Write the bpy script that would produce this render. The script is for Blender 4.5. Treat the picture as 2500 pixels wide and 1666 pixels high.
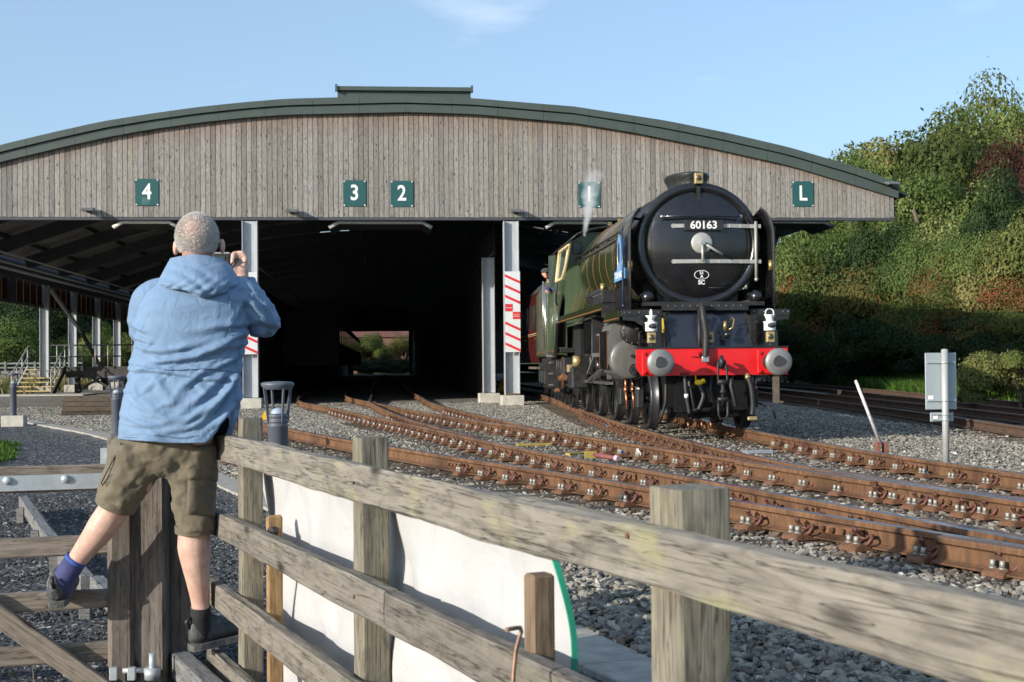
import bpy, bmesh, math, random
import numpy as np
from mathutils import Vector, Matrix, noise
random.seed(7)
rng = np.random.default_rng(7)
SC = bpy.context.scene
for _o in list(bpy.data.objects):
    bpy.data.objects.remove(_o)
LINK = SC.collection.objects.link
R = math.radians

# ------------------------------------------------------------ camera
FPX, IW, IH, CZ = 3300.0, 2500.0, 1666.0, 1.06
YAW, PITCH, ROLL = R(5.35), R(0.965), R(0.52)
FWD = Vector((math.sin(YAW)*math.cos(PITCH), math.cos(YAW)*math.cos(PITCH), math.sin(PITCH)))
_r0 = Vector((math.cos(YAW), -math.sin(YAW), 0)); _u0 = _r0.cross(FWD)
RIGHT = _r0*math.cos(ROLL) - _u0*math.sin(ROLL)
UP = _u0*math.cos(ROLL) + _r0*math.sin(ROLL)
cam = bpy.data.cameras.new('camera'); camo = bpy.data.objects.new('camera', cam); LINK(camo)
camo.matrix_world = Matrix(((RIGHT.x, UP.x, -FWD.x, 0), (RIGHT.y, UP.y, -FWD.y, 0), (RIGHT.z, UP.z, -FWD.z, CZ), (0, 0, 0, 1)))
cam.sensor_width = 36; cam.lens = 36*FPX/IW; cam.clip_end = 3000; cam.clip_start = 0.05
cam.dof.use_dof = True; cam.dof.focus_distance = 9.0; cam.dof.aperture_fstop = 11
SC.camera = camo

# ------------------------------------------------------------ sky, sun, exposure
SUN_AZ, SUN_EL = R(57), R(17)          # azimuth in which the light travels, from +Y towards +X
W = bpy.data.worlds.new('World'); SC.world = W; W.use_nodes = True
nt = W.node_tree; nt.nodes.clear()
out = nt.nodes.new('ShaderNodeOutputWorld'); bg = nt.nodes.new('ShaderNodeBackground')
sky = nt.nodes.new('ShaderNodeTexSky'); sky.sky_type = 'NISHITA'; sky.sun_disc = False
sky.sun_elevation = SUN_EL; sky.sun_rotation = SUN_AZ + math.pi
sky.air_density = 1.0; sky.dust_density = 1.5; sky.ozone_density = 3.6; sky.altitude = 60
tc = nt.nodes.new('ShaderNodeTexCoord'); mp = nt.nodes.new('ShaderNodeMapping'); mp.inputs['Scale'].default_value = (1.6, 1.6, 6.5)
mp.inputs['Location'].default_value = (0.35, 0.1, 0.42)
nz = nt.nodes.new('ShaderNodeTexNoise'); nz.inputs['Scale'].default_value = 5.5; nz.inputs['Detail'].default_value = 7
_c0 = (FWD+RIGHT*((1190-IW/2)/FPX)-UP*((-8-IH/2)/FPX)).normalized()
vd = nt.nodes.new('ShaderNodeVectorMath'); vd.operation = 'SUBTRACT'; vd.inputs[1].default_value = _c0; vs_ = nt.nodes.new('ShaderNodeVectorMath'); vs_.operation = 'MULTIPLY'; vs_.inputs[1].default_value = (1, 1, 3.6)
vl = nt.nodes.new('ShaderNodeVectorMath'); vl.operation = 'LENGTH'; mr_ = nt.nodes.new('ShaderNodeMapRange'); mr_.inputs[1].default_value = .03; mr_.inputs[2].default_value = .095; mr_.inputs[3].default_value = .30; mr_.inputs[4].default_value = 0.
ad = nt.nodes.new('ShaderNodeMath'); ad.operation = 'ADD'
cr = nt.nodes.new('ShaderNodeValToRGB'); cr.color_ramp.elements[0].position = 0.66; cr.color_ramp.elements[1].position = 1.0
cr.color_ramp.elements[1].color = (.26, .26, .26, 1)
mx = nt.nodes.new('ShaderNodeMixRGB'); mx.inputs[2].default_value = (7.4, 7.5, 7.9, 1)
nt.links.new(tc.outputs['Generated'], mp.inputs[0]); nt.links.new(mp.outputs[0], nz.inputs[0]); nt.links.new(tc.outputs['Generated'], vd.inputs[0]); nt.links.new(vd.outputs[0], vs_.inputs[0]); nt.links.new(vs_.outputs[0], vl.inputs[0]); nt.links.new(vl.outputs['Value'], mr_.inputs[0]); nt.links.new(mr_.outputs[0], ad.inputs[0]); nt.links.new(nz.outputs[0], ad.inputs[1]); nt.links.new(ad.outputs[0], cr.inputs[0])
sky_pale = nt.nodes.new('ShaderNodeMixRGB'); sky_pale.inputs[0].default_value = .30; sky_pale.inputs[2].default_value = (3.5, 4.6, 5.7, 1)      # even pale colour mixed over the whole sky to lighten it
nt.links.new(sky.outputs[0], sky_pale.inputs[1]); nt.links.new(cr.outputs[0], mx.inputs[0]); nt.links.new(sky_pale.outputs[0], mx.inputs[1])
nt.links.new(mx.outputs[0], bg.inputs[0]); nt.links.new(bg.outputs[0], out.inputs[0])
bg.inputs[1].default_value = 0.145
sl = bpy.data.lights.new('sun', 'SUN'); sl.energy = 4.25; sl.angle = R(0.5); sl.color = (1, .93, .82)
so = bpy.data.objects.new('sun', sl); LINK(so)
SUND = Vector((math.sin(SUN_AZ)*math.cos(SUN_EL), math.cos(SUN_AZ)*math.cos(SUN_EL), -math.sin(SUN_EL)))
so.rotation_euler = SUND.to_track_quat('-Z', 'Y').to_euler(); so.location = (-30, -30, 30)
SC.view_settings.view_transform = 'Standard'; SC.view_settings.look = 'None'
SC.view_settings.exposure = 0.48; SC.view_settings.gamma = 1; SC.view_settings.use_curve_mapping = False
SC.cycles.max_bounces = 6; SC.cycles.volume_bounces = 4; SC.cycles.transparent_max_bounces = 8

# ------------------------------------------------------------ where a point of the place lies
def _ray(x, y): return FWD + RIGHT*((x-IW/2)/FPX) - UP*((y-IH/2)/FPX)
EYE = Vector((0, 0, CZ))
def onY(x, y, Y): d = _ray(x, y); return EYE + d*(Y/d.y)
def onz(x, y, z): d = _ray(x, y); return EYE + d*((z-CZ)/d.z)

# ------------------------------------------------------------ materials
_MATS = {}
def N(t, ty, **kw):
    n = t.nodes.new(ty)
    for k, v in kw.items():
        if k in n.inputs: n.inputs[k].default_value = v
        else: setattr(n, k, v)
    return n
def base_mat(name):
    m = bpy.data.materials.new(name); m.use_nodes = True; t = m.node_tree
    return m, t, t.nodes['Principled BSDF']
def coords(t, co='Object', scale=(1, 1, 1), rnd=False):
    tcn = N(t, 'ShaderNodeTexCoord'); mp = N(t, 'ShaderNodeMapping'); mp.inputs['Scale'].default_value = scale
    t.links.new(tcn.outputs[co], mp.inputs[0])
    if rnd:
        oi = N(t, 'ShaderNodeObjectInfo'); mul = N(t, 'ShaderNodeMath', operation='MULTIPLY'); mul.inputs[1].default_value = 57.3
        t.links.new(oi.outputs['Random'], mul.inputs[0]); t.links.new(mul.outputs[0], mp.inputs['Location'])
    return mp.outputs[0]
def ramp(t, fac, stops):
    r = N(t, 'ShaderNodeValToRGB'); e = r.color_ramp.elements
    while len(e) < len(stops): e.new(.5)
    for el, (p, c) in zip(e, stops): el.position = p; el.color = (*c, 1) if len(c) == 3 else c
    t.links.new(fac, r.inputs[0]); return r.outputs[0]
def mixc(t, fac, a, b, mode='MIX'):
    m = N(t, 'ShaderNodeMixRGB', blend_type=mode)
    for i, v in ((0, fac), (1, a), (2, b)):
        if hasattr(v, 'is_linked'): t.links.new(v, m.inputs[i])
        elif i == 0: m.inputs[0].default_value = v
        else: m.inputs[i].default_value = (*v, 1)
    return m.outputs[0]
def noise_n(t, vec, sc, det=4, rough=.55, dist=0):
    n = N(t, 'ShaderNodeTexNoise', Scale=sc, Detail=det, Roughness=rough, Distortion=dist); t.links.new(vec, n.inputs['Vector']); return n.outputs['Fac']
def bump(t, p, h, st, d=.02):
    b = N(t, 'ShaderNodeBump', Strength=st, Distance=d); t.links.new(h, b.inputs['Height']); t.links.new(b.outputs[0], p.inputs['Normal'])
def M(name, c, rough=.6, metal=0., var=.25, sc=6., bmp=0., bsc=60., spec=.5, rnd=False, coat=0., c2=None, rv=.12, bd=.01, stretch=(1, 1, 1)):
    if name in _MATS: return _MATS[name]
    m, t, p = base_mat(name); v = coords(t, 'Object', stretch, rnd)
    f = noise_n(t, v, sc, 5)
    lo = tuple(x*(1-var) for x in c); hi = tuple(min(1, x*(1+var)) for x in (c2 or c))
    t.links.new(ramp(t, f, [(.3, lo), (.7, hi)]), p.inputs['Base Color'])
    f2 = noise_n(t, v, sc*3.1, 3)
    rr = N(t, 'ShaderNodeMapRange'); rr.inputs[3].default_value = max(0.02, rough-rv); rr.inputs[4].default_value = min(1, rough+rv)
    t.links.new(f2, rr.inputs[0]); t.links.new(rr.outputs[0], p.inputs['Roughness'])
    p.inputs['Metallic'].default_value = metal; p.inputs['Specular IOR Level'].default_value = spec; p.inputs['Coat Weight'].default_value = coat
    if coat: p.inputs['Coat Roughness'].default_value = .06
    if bmp: bump(t, p, noise_n(t, v, bsc, 5), bmp, bd)
    _MATS[name] = m; return m
def wood(name, c, cd, axis=0, grain=1., knots=True, lichen=0., rnd=True, red=0., tone=.3):
    """weathered timber; grain runs along the object's axis"""
    if name in _MATS: return _MATS[name]
    m, t, p = base_mat(name)
    s = [130*grain]*3; s[axis] = 4.5*grain
    v = coords(t, 'Object', tuple(s), rnd); g = noise_n(t, v, 1, 7, .62, .25)
    s2 = [26*grain]*3; s2[axis] = 4.0*grain
    v2 = coords(t, 'Object', tuple(s2), rnd); g2 = noise_n(t, v2, 1.0, 5, .6, 1.6)
    col = ramp(t, g, [(.32, cd), (.46, c), (.62, tuple(min(1, x*1.25) for x in c))])
    col = mixc(t, .5, col, ramp(t, g2, [(.30, tuple(x*.42 for x in c)), (.45, tuple(x*.85 for x in c)), (.68, tuple(min(1, x*1.22) for x in c))]), 'MIX')
    v5 = coords(t, 'Object', tuple(5 if k == axis else 17 for k in range(3)), rnd); g5 = noise_n(t, v5, 1.0, 4, .6, 2.2)
    col = mixc(t, .6, col, ramp(t, g5, [(.36, (.52, .5, .49)), (.52, (1, 1, 1)), (.7, (1.12, 1.1, 1.06))]), 'MULTIPLY')
    s6 = [70*grain]*3; s6[axis] = 1.6; v6 = coords(t, 'Object', tuple(s6), rnd); g6 = noise_n(t, v6, 1, 3, .5, .4)
    col = mixc(t, ramp(t, g6, [(.478, (0, 0, 0)), (.496, (.85, .85, .85)), (.514, (0, 0, 0))]), col, tuple(x*.35 for x in cd))
    if knots:
        s3 = [9]*3; s3[axis] = 3.2
        v3 = coords(t, 'Object', tuple(s3), rnd); vo = N(t, 'ShaderNodeTexVoronoi', Scale=.8); t.links.new(v3, vo.inputs['Vector'])
        k = ramp(t, vo.outputs['Distance'], [(.07, (.9, .9, .9)), (.17, (0, 0, 0))])
        col = mixc(t, k, col, tuple(x*.25 for x in cd))
    if red:
        tg = N(t, 'ShaderNodeTexCoord'); sp = N(t, 'ShaderNodeSeparateXYZ'); t.links.new(tg.outputs['Generated'], sp.inputs[0])
        col = mixc(t, ramp(t, sp.outputs['Z'], [(.72, (0, 0, 0)), (1, (red, red, red))]), col, (.23, .125, .075))
    if lichen:
        v4 = coords(t, 'Object', (5, 9, 9), rnd); l = noise_n(t, v4, 1.2, 6, .6)
        col = mixc(t, ramp(t, l, [(.55, (0, 0, 0)), (.72, (lichen,)*3)]), col, (.36, .35, .15))
    oi = N(t, 'ShaderNodeObjectInfo')
    if rnd: col = mixc(t, 1, col, ramp(t, oi.outputs['Random'], [(0, (1-tone,)*3), (.35, (1-tone*.2, 1-tone*.3, 1-tone*.45)), (.6, (1, 1, 1)), (.8, (1-tone*.55,)*3), (1, (1+tone*.3,)*3)]), 'MULTIPLY')
    t.links.new(col, p.inputs['Base Color']); p.inputs['Roughness'].default_value = .85; p.inputs['Specular IOR Level'].default_value = .25
    bump(t, p, g, .45, .006)
    _MATS[name] = m; return m

# ------------------------------------------------------------ mesh builder
class MB:
    def __init__(s): s.v = []; s.f = []; s.sm = []; s.mi = []
    def add(s, vs, fs, sm=False, mi=0):
        o = len(s.v); s.v += [tuple(x) for x in vs]
        for f in fs: s.f.append([o+i for i in f]); s.sm.append(sm); s.mi.append(mi)
        return s
    def box(s, c, d, rot=None, mi=0, ch=0.):
        hx, hy, hz = d[0]/2, d[1]/2, d[2]/2; c = Vector(c)
        if not ch:
            p = [Vector((x*hx, y*hy, z*hz)) for x in (-1, 1) for y in (-1, 1) for z in (-1, 1)]
            fs = [(0, 1, 3, 2), (4, 6, 7, 5), (0, 4, 5, 1), (2, 3, 7, 6), (0, 2, 6, 4), (1, 5, 7, 3)]
        else:
            p = []; idx = {}
            for x in (-1, 1):
                for y in (-1, 1):
                    for z in (-1, 1):
                        for a in range(3):
                            q = [x*(hx-ch), y*(hy-ch), z*(hz-ch)]; q[a] = (x*hx, y*hy, z*hz)[a]
                            idx[(x, y, z, a)] = len(p); p.append(Vector(q))
            fs = []
            for a in range(3):
                b, e = (a+1) % 3, (a+2) % 3
                for sg in (-1, 1):
                    def I(u, w, ax):
                        k = [0, 0, 0]; k[a] = sg; k[b] = u; k[e] = w; return idx[(*k, ax)]
                    q = [I(-1, -1, a), I(1, -1, a), I(1, 1, a), I(-1, 1, a)]
                    fs.append(q if sg > 0 else q[::-1])
                for u in (-1, 1):
                    for w in (-1, 1):
                        def J(t, ax):
                            k = [0, 0, 0]; k[a] = t; k[b] = u; k[e] = w; return idx[(*k, ax)]
                        q = [J(-1, b), J(1, b), J(1, e), J(-1, e)]
                        fs.append(q if u*w > 0 else q[::-1])
            for x in (-1, 1):
                for y in (-1, 1):
                    for z in (-1, 1):
                        q = [idx[(x, y, z, 0)], idx[(x, y, z, 1)], idx[(x, y, z, 2)]]
                        fs.append(q if x*y*z > 0 else q[::-1])
        if rot is not None: p = [rot @ q for q in p]
        return s.add([c+q for q in p], fs, False, mi)
    def bar(s, p0, p1, w, h, up=(0, 0, 1), mi=0, ch=0.):
        p0, p1 = Vector(p0), Vector(p1); x = (p1-p0); L = x.length; x.normalize()
        y = Vector(up).cross(x)
        if y.length < 1e-5: y = Vector((0, 1, 0)).cross(x)
        y.normalize(); z = x.cross(y)
        return s.box((p0+p1)/2, (L, w, h), Matrix((x, y, z)).transposed(), mi, ch)
    def tube(s, path, r, n=8, sm=True, caps=True, mi=0, closed=False):
        P = [Vector(p) for p in path]; m = len(P); rs = r if hasattr(r, '__len__') else [r]*m
        vs = []; t0 = None; u = None
        for i in range(m):
            a = P[(i-1) % m] if (i > 0 or closed) else P[i]; b = P[(i+1) % m] if (i < m-1 or closed) else P[i]
            t = (b-a).normalized() if (b-a).length > 1e-9 else Vector((0, 0, 1))
            if u is None:
                u = t.cross(Vector((0, 0, 1)))
                if u.length < .1: u = t.cross(Vector((1, 0, 0)))
            u = (u - t*u.dot(t)); u.normalize(); w = t.cross(u)
            ra = rs[i] if hasattr(rs[i], '__len__') else (rs[i], rs[i])
            for k in range(n):
                an = 2*math.pi*k/n; vs.append(P[i]+u*(math.cos(an)*ra[0])+w*(math.sin(an)*ra[1]))
        fs = []
        for i in range(m if closed else m-1):
            j = (i+1) % m
            for k in range(n): fs.append((i*n+k, i*n+(k+1) % n, j*n+(k+1) % n, j*n+k))
        s.add(vs, fs, sm, mi)
        if caps and not closed:
            o = len(s.v)-len(vs)
            s.f.append([o+k for k in range(n)][::-1]); s.sm.append(False); s.mi.append(mi)
            s.f.append([o+(m-1)*n+k for k in range(n)]); s.sm.append(False); s.mi.append(mi)
        return s
    def cyl(s, p0, p1, r0, r1=None, n=16, mi=0, caps=True): return s.tube([p0, p1], [r0, r0 if r1 is None else r1], n, True, caps, mi)
    def lathe(s, prof, o=(0, 0, 0), ax=(0, 0, 1), n=24, mi=0, a0=0., a1=2*math.pi, sm=True, ref=None):
        """prof: (radius, distance along axis)"""
        o = Vector(o); ax = Vector(ax).normalized()
        u = Vector(ref) if ref else (ax.cross(Vector((0, 0, 1))) if abs(ax.z) < .9 else Vector((1, 0, 0)))
        u.normalize(); w = ax.cross(u); full = abs(a1-a0-2*math.pi) < 1e-6; k = n if full else n+1
        vs = []
        for r, t in prof:
            for i in range(k):
                a = a0+(a1-a0)*i/n; vs.append(o+ax*t+u*(math.cos(a)*r)+w*(math.sin(a)*r))
        fs = []
        for j in range(len(prof)-1):
            for i in range(n): i2 = (i+1) % k; fs.append((j*k+i, j*k+i2, (j+1)*k+i2, (j+1)*k+i))
        return s.add(vs, fs, sm, mi)
    def prism(s, poly, o, u, v, w, mi=0):
        o, u, v, w = map(Vector, (o, u, v, w)); a = [o+u*x+v*y for x, y in poly]; n = len(a)
        fs = [list(range(n))[::-1], [n+i for i in range(n)]]+[(i, (i+1) % n, n+(i+1) % n, n+i) for i in range(n)]
        return s.add(a+[p+w for p in a], fs, False, mi)
    def sphere(s, c, r, n=16, m=10, mi=0):
        c = Vector(c); r = r if hasattr(r, '__len__') else (r, r, r); vs = [c+Vector((0, 0, r[2]))]
        for j in range(1, m):
            th = math.pi*j/m
            for i in range(n):
                a = 2*math.pi*i/n; vs.append(c+Vector((r[0]*math.sin(th)*math.cos(a), r[1]*math.sin(th)*math.sin(a), r[2]*math.cos(th))))
        vs.append(c-Vector((0, 0, r[2]))); L = len(vs)-1
        fs = [(0, 1+i, 1+(i+1) % n) for i in range(n)]
        for j in range(m-2):
            for i in range(n): a = 1+j*n; fs.append((a+i, a+n+i, a+n+(i+1) % n, a+(i+1) % n))
        a = 1+(m-2)*n; fs += [(a+i, L, a+(i+1) % n) for i in range(n)]
        return s.add(vs, fs, True, mi)
    def sweep(s, prof, path, mis=None, closed_prof=True, caps=True):
        """prof (lateral to the right, z) swept along a level path"""
        P = [Vector(p) for p in path]; m = len(P); k = len(prof); vs = []
        for i in range(m):
            t = (P[min(i+1, m-1)]-P[max(i-1, 0)]); t.z = 0; t.normalize(); rt = Vector((t.y, -t.x, 0))
            for x, z in prof: vs.append(P[i]+rt*x+Vector((0, 0, z)))
        o = len(s.v); s.v += [tuple(q) for q in vs]
        for i in range(m-1):
            for j in range(k if closed_prof else k-1):
                j2 = (j+1) % k
                s.f.append([o+i*k+j, o+i*k+j2, o+(i+1)*k+j2, o+(i+1)*k+j]); s.sm.append(False); s.mi.append(mis[j] if mis else 0)
        if caps and closed_prof:
            s.f.append([o+j for j in range(k)][::-1]); s.sm.append(False); s.mi.append(0)
            s.f.append([o+(m-1)*k+j for j in range(k)]); s.sm.append(False); s.mi.append(0)
        return s
    def mesh(s, name, mats, off=(0, 0, 0)):
        me = bpy.data.meshes.new(name); ox, oy, oz = off
        me.from_pydata([(x-ox, y-oy, z-oz) for x, y, z in s.v], [], s.f)
        for m in (mats if isinstance(mats, (list, tuple)) else [mats]): me.materials.append(m)
        me.polygons.foreach_set('use_smooth', s.sm); me.polygons.foreach_set('material_index', s.mi); me.update(); return me

def tag(o, label=None, cat=None, group=None, kind=None):
    if label: o['label'] = label
    if cat: o['category'] = cat
    if group: o['group'] = group
    if kind: o['kind'] = kind
    return o
def objm(name, me, parent=None, loc=None, q=None):
    o = bpy.data.objects.new(name, me); LINK(o)
    if parent is not None: o.parent = parent
    if loc is not None: o.location = loc
    if q is not None: o.rotation_mode = 'QUATERNION'; o.rotation_quaternion = q
    return o
def thing(name, label, cat, loc=(0, 0, 0), rz=0., group=None, kind=None):
    o = bpy.data.objects.new(name, None); LINK(o); o.location = loc; o.rotation_euler = (0, 0, rz); o.empty_display_size = .2
    return tag(o, label, cat, group, kind)
def part(name, mb, mats, parent, world=True):
    """a part of a thing; mesh coordinates are world ones (level, unturned thing) or the thing's own"""
    off = (0, 0, 0)
    if world:
        p = parent
        while p is not None: off = tuple(a+b for a, b in zip(off, p.location)); p = p.parent
    return objm(name, mb.mesh(name, mats, off), parent)
def solo(name, mb, mats, label, cat, loc, group=None, kind=None):
    return tag(objm(name, mb.mesh(name, mats, loc), None, loc), label, cat, group, kind)
def beam(name, p0, p1, w, h, mat, parent=None, up=(0, 0, 1), ch=.004, axis=0, off=(0, 0, 0), wob=0., ext=None):
    """a timber as its own object: length along its own X (axis 0) or Z (axis 2)"""
    p0, p1 = Vector(p0), Vector(p1); x = p1-p0; L = x.length; x.normalize()
    y = Vector(up).cross(x)
    if y.length < 1e-5: y = Vector((0, 1, 0)).cross(x)
    y.normalize(); z = x.cross(y)
    mb = MB()
    if wob:
        n = max(8, int(L/.05)); g = random.Random(int(L*1e4)+int(p0.x*1e3)+int(p0.z*777)); sd = Vector((g.random()*50, g.random()*50, g.random()*50)); c = .18
        ring = [(-1, -1+c), (-1, 0), (-1, 1-c), (-1+c, 1), (0, 1), (1-c, 1), (1, 1-c), (1, 0), (1, -1+c), (1-c, -1), (0, -1), (-1+c, -1)]; vs = []; e = min(w, h)*.5
        for i in range(n+1):
            t = L*i/n
            for a, b in ring:
                ca = (abs(a) > .99)*1.; cb = (abs(b) > .99)*1.; q = Vector((t*2.2, a*1.7, b*1.7))+sd; q2 = Vector((t*9, a*2.5, b*2.5))+sd
                aa = a*w/2+(.0 if ca else math.copysign(c*w/2-min(c*w/2, .006), a) if a else 0)+noise.noise(q)*wob+noise.noise(q2)*wob*.4; bb = b*h/2+(.0 if cb else math.copysign(c*h/2-min(c*h/2, .006), b) if b else 0)+noise.noise(q+Vector((9, 0, 0)))*wob*1.3+noise.noise(q2+Vector((5, 0, 0)))*wob*.5
                vs.append((t, aa, bb) if axis == 0 else (aa, bb, t))
        k = len(ring); mb.add(vs, [(i*k+j, i*k+(j+1) % k, (i+1)*k+(j+1) % k, (i+1)*k+j) for i in range(n) for j in range(k)]); mb.add(vs[:k], [list(range(k))]); mb.add(vs[-k:], [list(range(k))])
    elif axis == 0: mb.box((L/2, 0, 0), (L, w, h), ch=ch)
    else: mb.box((0, 0, L/2), (w, h, L), ch=ch)
    if axis == 0: Rm = Matrix((x, y, z)).transposed()
    else: Rm = Matrix((y, z, x)).transposed()
    me = mb.mesh(name, mat)
    o = objm(name, me, parent, p0-Vector(off), Rm.to_quaternion())
    if parent is not None and off == (0, 0, 0): o.location = p0-Vector(parent.location)
    return o
def copy_tree(o, parent=None):
    c = o.copy(); LINK(c); c.parent = parent
    for ch in list(o.children): copy_tree(ch, c)
    return c
def smooth_path(pts, step=.5):
    """Catmull-Rom through points, resampled"""
    P = [Vector((*p, 0)) if len(p) == 2 else Vector(p) for p in pts]; P = [P[0]*2-P[1]]+P+[P[-1]*2-P[-2]]; o = []
    for i in range(1, len(P)-2):
        a, b, c, d = P[i-1:i+3]; n = max(2, int((c-b).length/step))
        for k in range(n):
            t = k/n; o.append(.5*((2*b)+(c-a)*t+(2*a-5*b+4*c-d)*t*t+(3*b-a-3*c+d)*t**3))
    o.append(P[-2]); return o
def offset_path(path, d):
    o = []; m = len(path)
    for i in range(m):
        t = path[min(i+1, m-1)]-path[max(i-1, 0)]; t.z = 0; t.normalize(); o.append(path[i]+Vector((-t.y, t.x, 0))*d)
    return o
def along(path, s0, step, s1=1e9):
    """(point, tangent) at equal spacing"""
    o = []; acc = 0; nxt = s0
    for a, b in zip(path, path[1:]):
        L = (b-a).length
        while acc+L >= nxt and nxt <= s1:
            o.append((a.lerp(b, (nxt-acc)/L), (b-a).normalized())); nxt += step
        acc += L
    return o
def text(name, s, size, mat, parent, loc, rot=(R(90), 0, 0), ext=.003, bold=0., align='CENTER', sx=1., world=True, line=1.):
    c = bpy.data.curves.new(name, 'FONT'); c.body = s; c.size = size; c.extrude = ext; c.offset = bold; c.align_x = align; c.align_y = 'CENTER'; c.space_line = line
    c.resolution_u = 3; c.materials.append(mat)
    c_o = bpy.data.objects.new(name, c); me = bpy.data.meshes.new_from_object(c_o); bpy.data.objects.remove(c_o); me.name = name
    o = bpy.data.objects.new(name, me); LINK(o); o.parent = parent
    L = Vector(loc)
    if world and parent is not None:
        p = parent
        while p is not None: L -= p.location; p = p.parent
    o.location = L; o.rotation_euler = rot; o.scale = (sx, 1, 1); return o
# ================================================================ ground, tracks
TROUGH = [(-13.5, 47.5), (-9.3, 35.5), (-8.07, 32.6), (-5.05, 25.6), (-1.75, 15.3), (.84, 6.32), (1.07, 5.5), (2.0, 2.9)]
TY = [p[1] for p in TROUGH][::-1]; TX = [p[0] for p in TROUGH][::-1]
def xt(y): return np.interp(y, TY, TX)
def gz(x, y):
    """height of the ground"""
    x = np.asarray(x, float); y = np.asarray(y, float)
    d = x-xt(np.clip(y, 2.9, 47.5))
    z = np.interp(d, [-2, -.25, .2, 1.1], [-.285, -.262, -.25, -.222])
    z = np.where(y > 44, -.235, z)
    right = x-np.interp(y, [0, 20, 30, 45, 60], [11, 10.6, 11.6, 13.3, 16])      # bank beyond the far tracks
    z = z+np.clip(right-6, 0, 60)*.16*np.clip(y/40, 0, 1)
    left = -18-x
    z = z+np.clip(left-8, 0, 40)*.10*np.clip((y-70)/30, 0, 1)
    return z
def grid_axis(segs):
    o = []
    for a, b, st in segs: o += list(np.arange(a, b, st))
    o.append(segs[-1][1]); return np.array(o)
gx = grid_axis([(-1500, -200, 260), (-200, -30, 17), (-30, -9, 1.5), (-9, 9, .35), (9, 40, 1.2), (40, 120, 8), (120, 1500, 230)])
gy = grid_axis([(-300, -6, 60), (-6, 20, .35), (20, 50, .8), (50, 130, 3), (130, 300, 20), (300, 2200, 240)])
GX, GY = np.meshgrid(gx, gy); GZ = gz(GX, GY)
GZ = np.where((np.abs(GX) > 130) | (GY > 300) | (GY < -20), np.minimum(GZ, 9), GZ)
GZ = GZ+np.where((np.abs(GX) < 30) & (GY < 60), rng.normal(0, .006, GX.shape), 0)
nx, ny = len(gx), len(gy); vid = np.arange(nx*ny).reshape(ny, nx)
gf = np.stack([vid[:-1, :-1], vid[:-1, 1:], vid[1:, 1:], vid[1:, :-1]], -1).reshape(-1, 4)
gme = bpy.data.meshes.new('ground'); gme.from_pydata(np.stack([GX, GY, GZ], -1).reshape(-1, 3).tolist(), [], gf.tolist())
dpath = (GX-xt(np.clip(GY, 2.9, 47.5))).reshape(-1)
at_ = gme.attributes.new('path', 'FLOAT', 'POINT'); at_.data.foreach_set('value', np.clip(np.where(GY.reshape(-1) > 33, 0, (-dpath-.05)*4), 0, 1).astype(np.float32))
grn = np.clip((GX-np.interp(GY, [0, 20, 30, 45, 60, 200], [11, 15, 15.6, 17.5, 21, 40]))*1.2, 0, 1)
grn = np.maximum(grn, np.clip((-19.5-GX)*.7, 0, 1)*(GY > 20)); grn = np.maximum(grn, (GY > 186)*1.)
at_ = gme.attributes.new('green', 'FLOAT', 'POINT'); at_.data.foreach_set('value', grn.reshape(-1).astype(np.float32))
m, t, p = base_mat('ground_gravel')
v = coords(t, 'Object'); vo = N(t, 'ShaderNodeTexVoronoi', Scale=21.); t.links.new(v, vo.inputs['Vector'])
hue = N(t, 'ShaderNodeSeparateColor'); t.links.new(vo.outputs['Color'], hue.inputs[0])
bal = ramp(t, hue.outputs[0], [(0, (.11, .104, .094)), (.4, (.23, .22, .20)), (.75, (.33, .315, .285)), (1, (.48, .46, .42))])
pth = ramp(t, hue.outputs[1], [(0, (.035, .036, .038)), (.6, (.072, .073, .077)), (.88, (.12, .12, .122)), (1, (.32, .32, .31))])
big = noise_n(t, v, .6, 4)
bal = mixc(t, 1, bal, ramp(t, big, [(.3, (.72, .70, .68)), (.7, (1, 1, 1))]), 'MULTIPLY')
pa = N(t, 'ShaderNodeAttribute', attribute_name='path'); ga = N(t, 'ShaderNodeAttribute', attribute_name='green')
col = mixc(t, pa.outputs['Fac'], bal, pth)
gr = ramp(t, noise_n(t, v, 2.5, 6), [(.3, (.035, .06, .015)), (.55, (.07, .10, .03)), (.75, (.15, .14, .06))])
col = mixc(t, ga.outputs['Fac'], col, gr); t.links.new(col, p.inputs['Base Color']); p.inputs['Roughness'].default_value = .9; p.inputs['Specular IOR Level'].default_value = .2
bump(t, p, vo.outputs['Distance'], .9, .03)
gme.materials.append(m); ground = objm('ground', gme); tag(ground, 'grey ballast and dark gravel ground of the railway yard', None, None, 'structure')

# ---- scattered stones (instances of rough little stones)
def stone_mat(name, stops):
    m, t, p = base_mat(name); oi = N(t, 'ShaderNodeObjectInfo'); c = ramp(t, oi.outputs['Random'], stops)
    v = coords(t, 'Object'); c = mixc(t, 1, c, ramp(t, noise_n(t, v, 2.2, 4), [(.25, (.62, .62, .62)), (.75, (1.1, 1.1, 1.1))]), 'MULTIPLY')
    t.links.new(c, p.inputs['Base Color']); p.inputs['Roughness'].default_value = .85; p.inputs['Specular IOR Level'].default_value = .3; return m
MST = stone_mat('ballast_stone', [(0, (.105, .098, .088)), (.25, (.19, .177, .152)), (.6, (.28, .26, .22)), (.9, (.345, .32, .265)), (.98, (.44, .415, .355)), (1, (.60, .57, .51))])
MCH = stone_mat('path_chipping', [(0, (.03, .031, .034)), (.5, (.065, .067, .071)), (.85, (.11, .11, .114)), (.95, (.18, .18, .175)), (1, (.42, .41, .39))])
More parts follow.
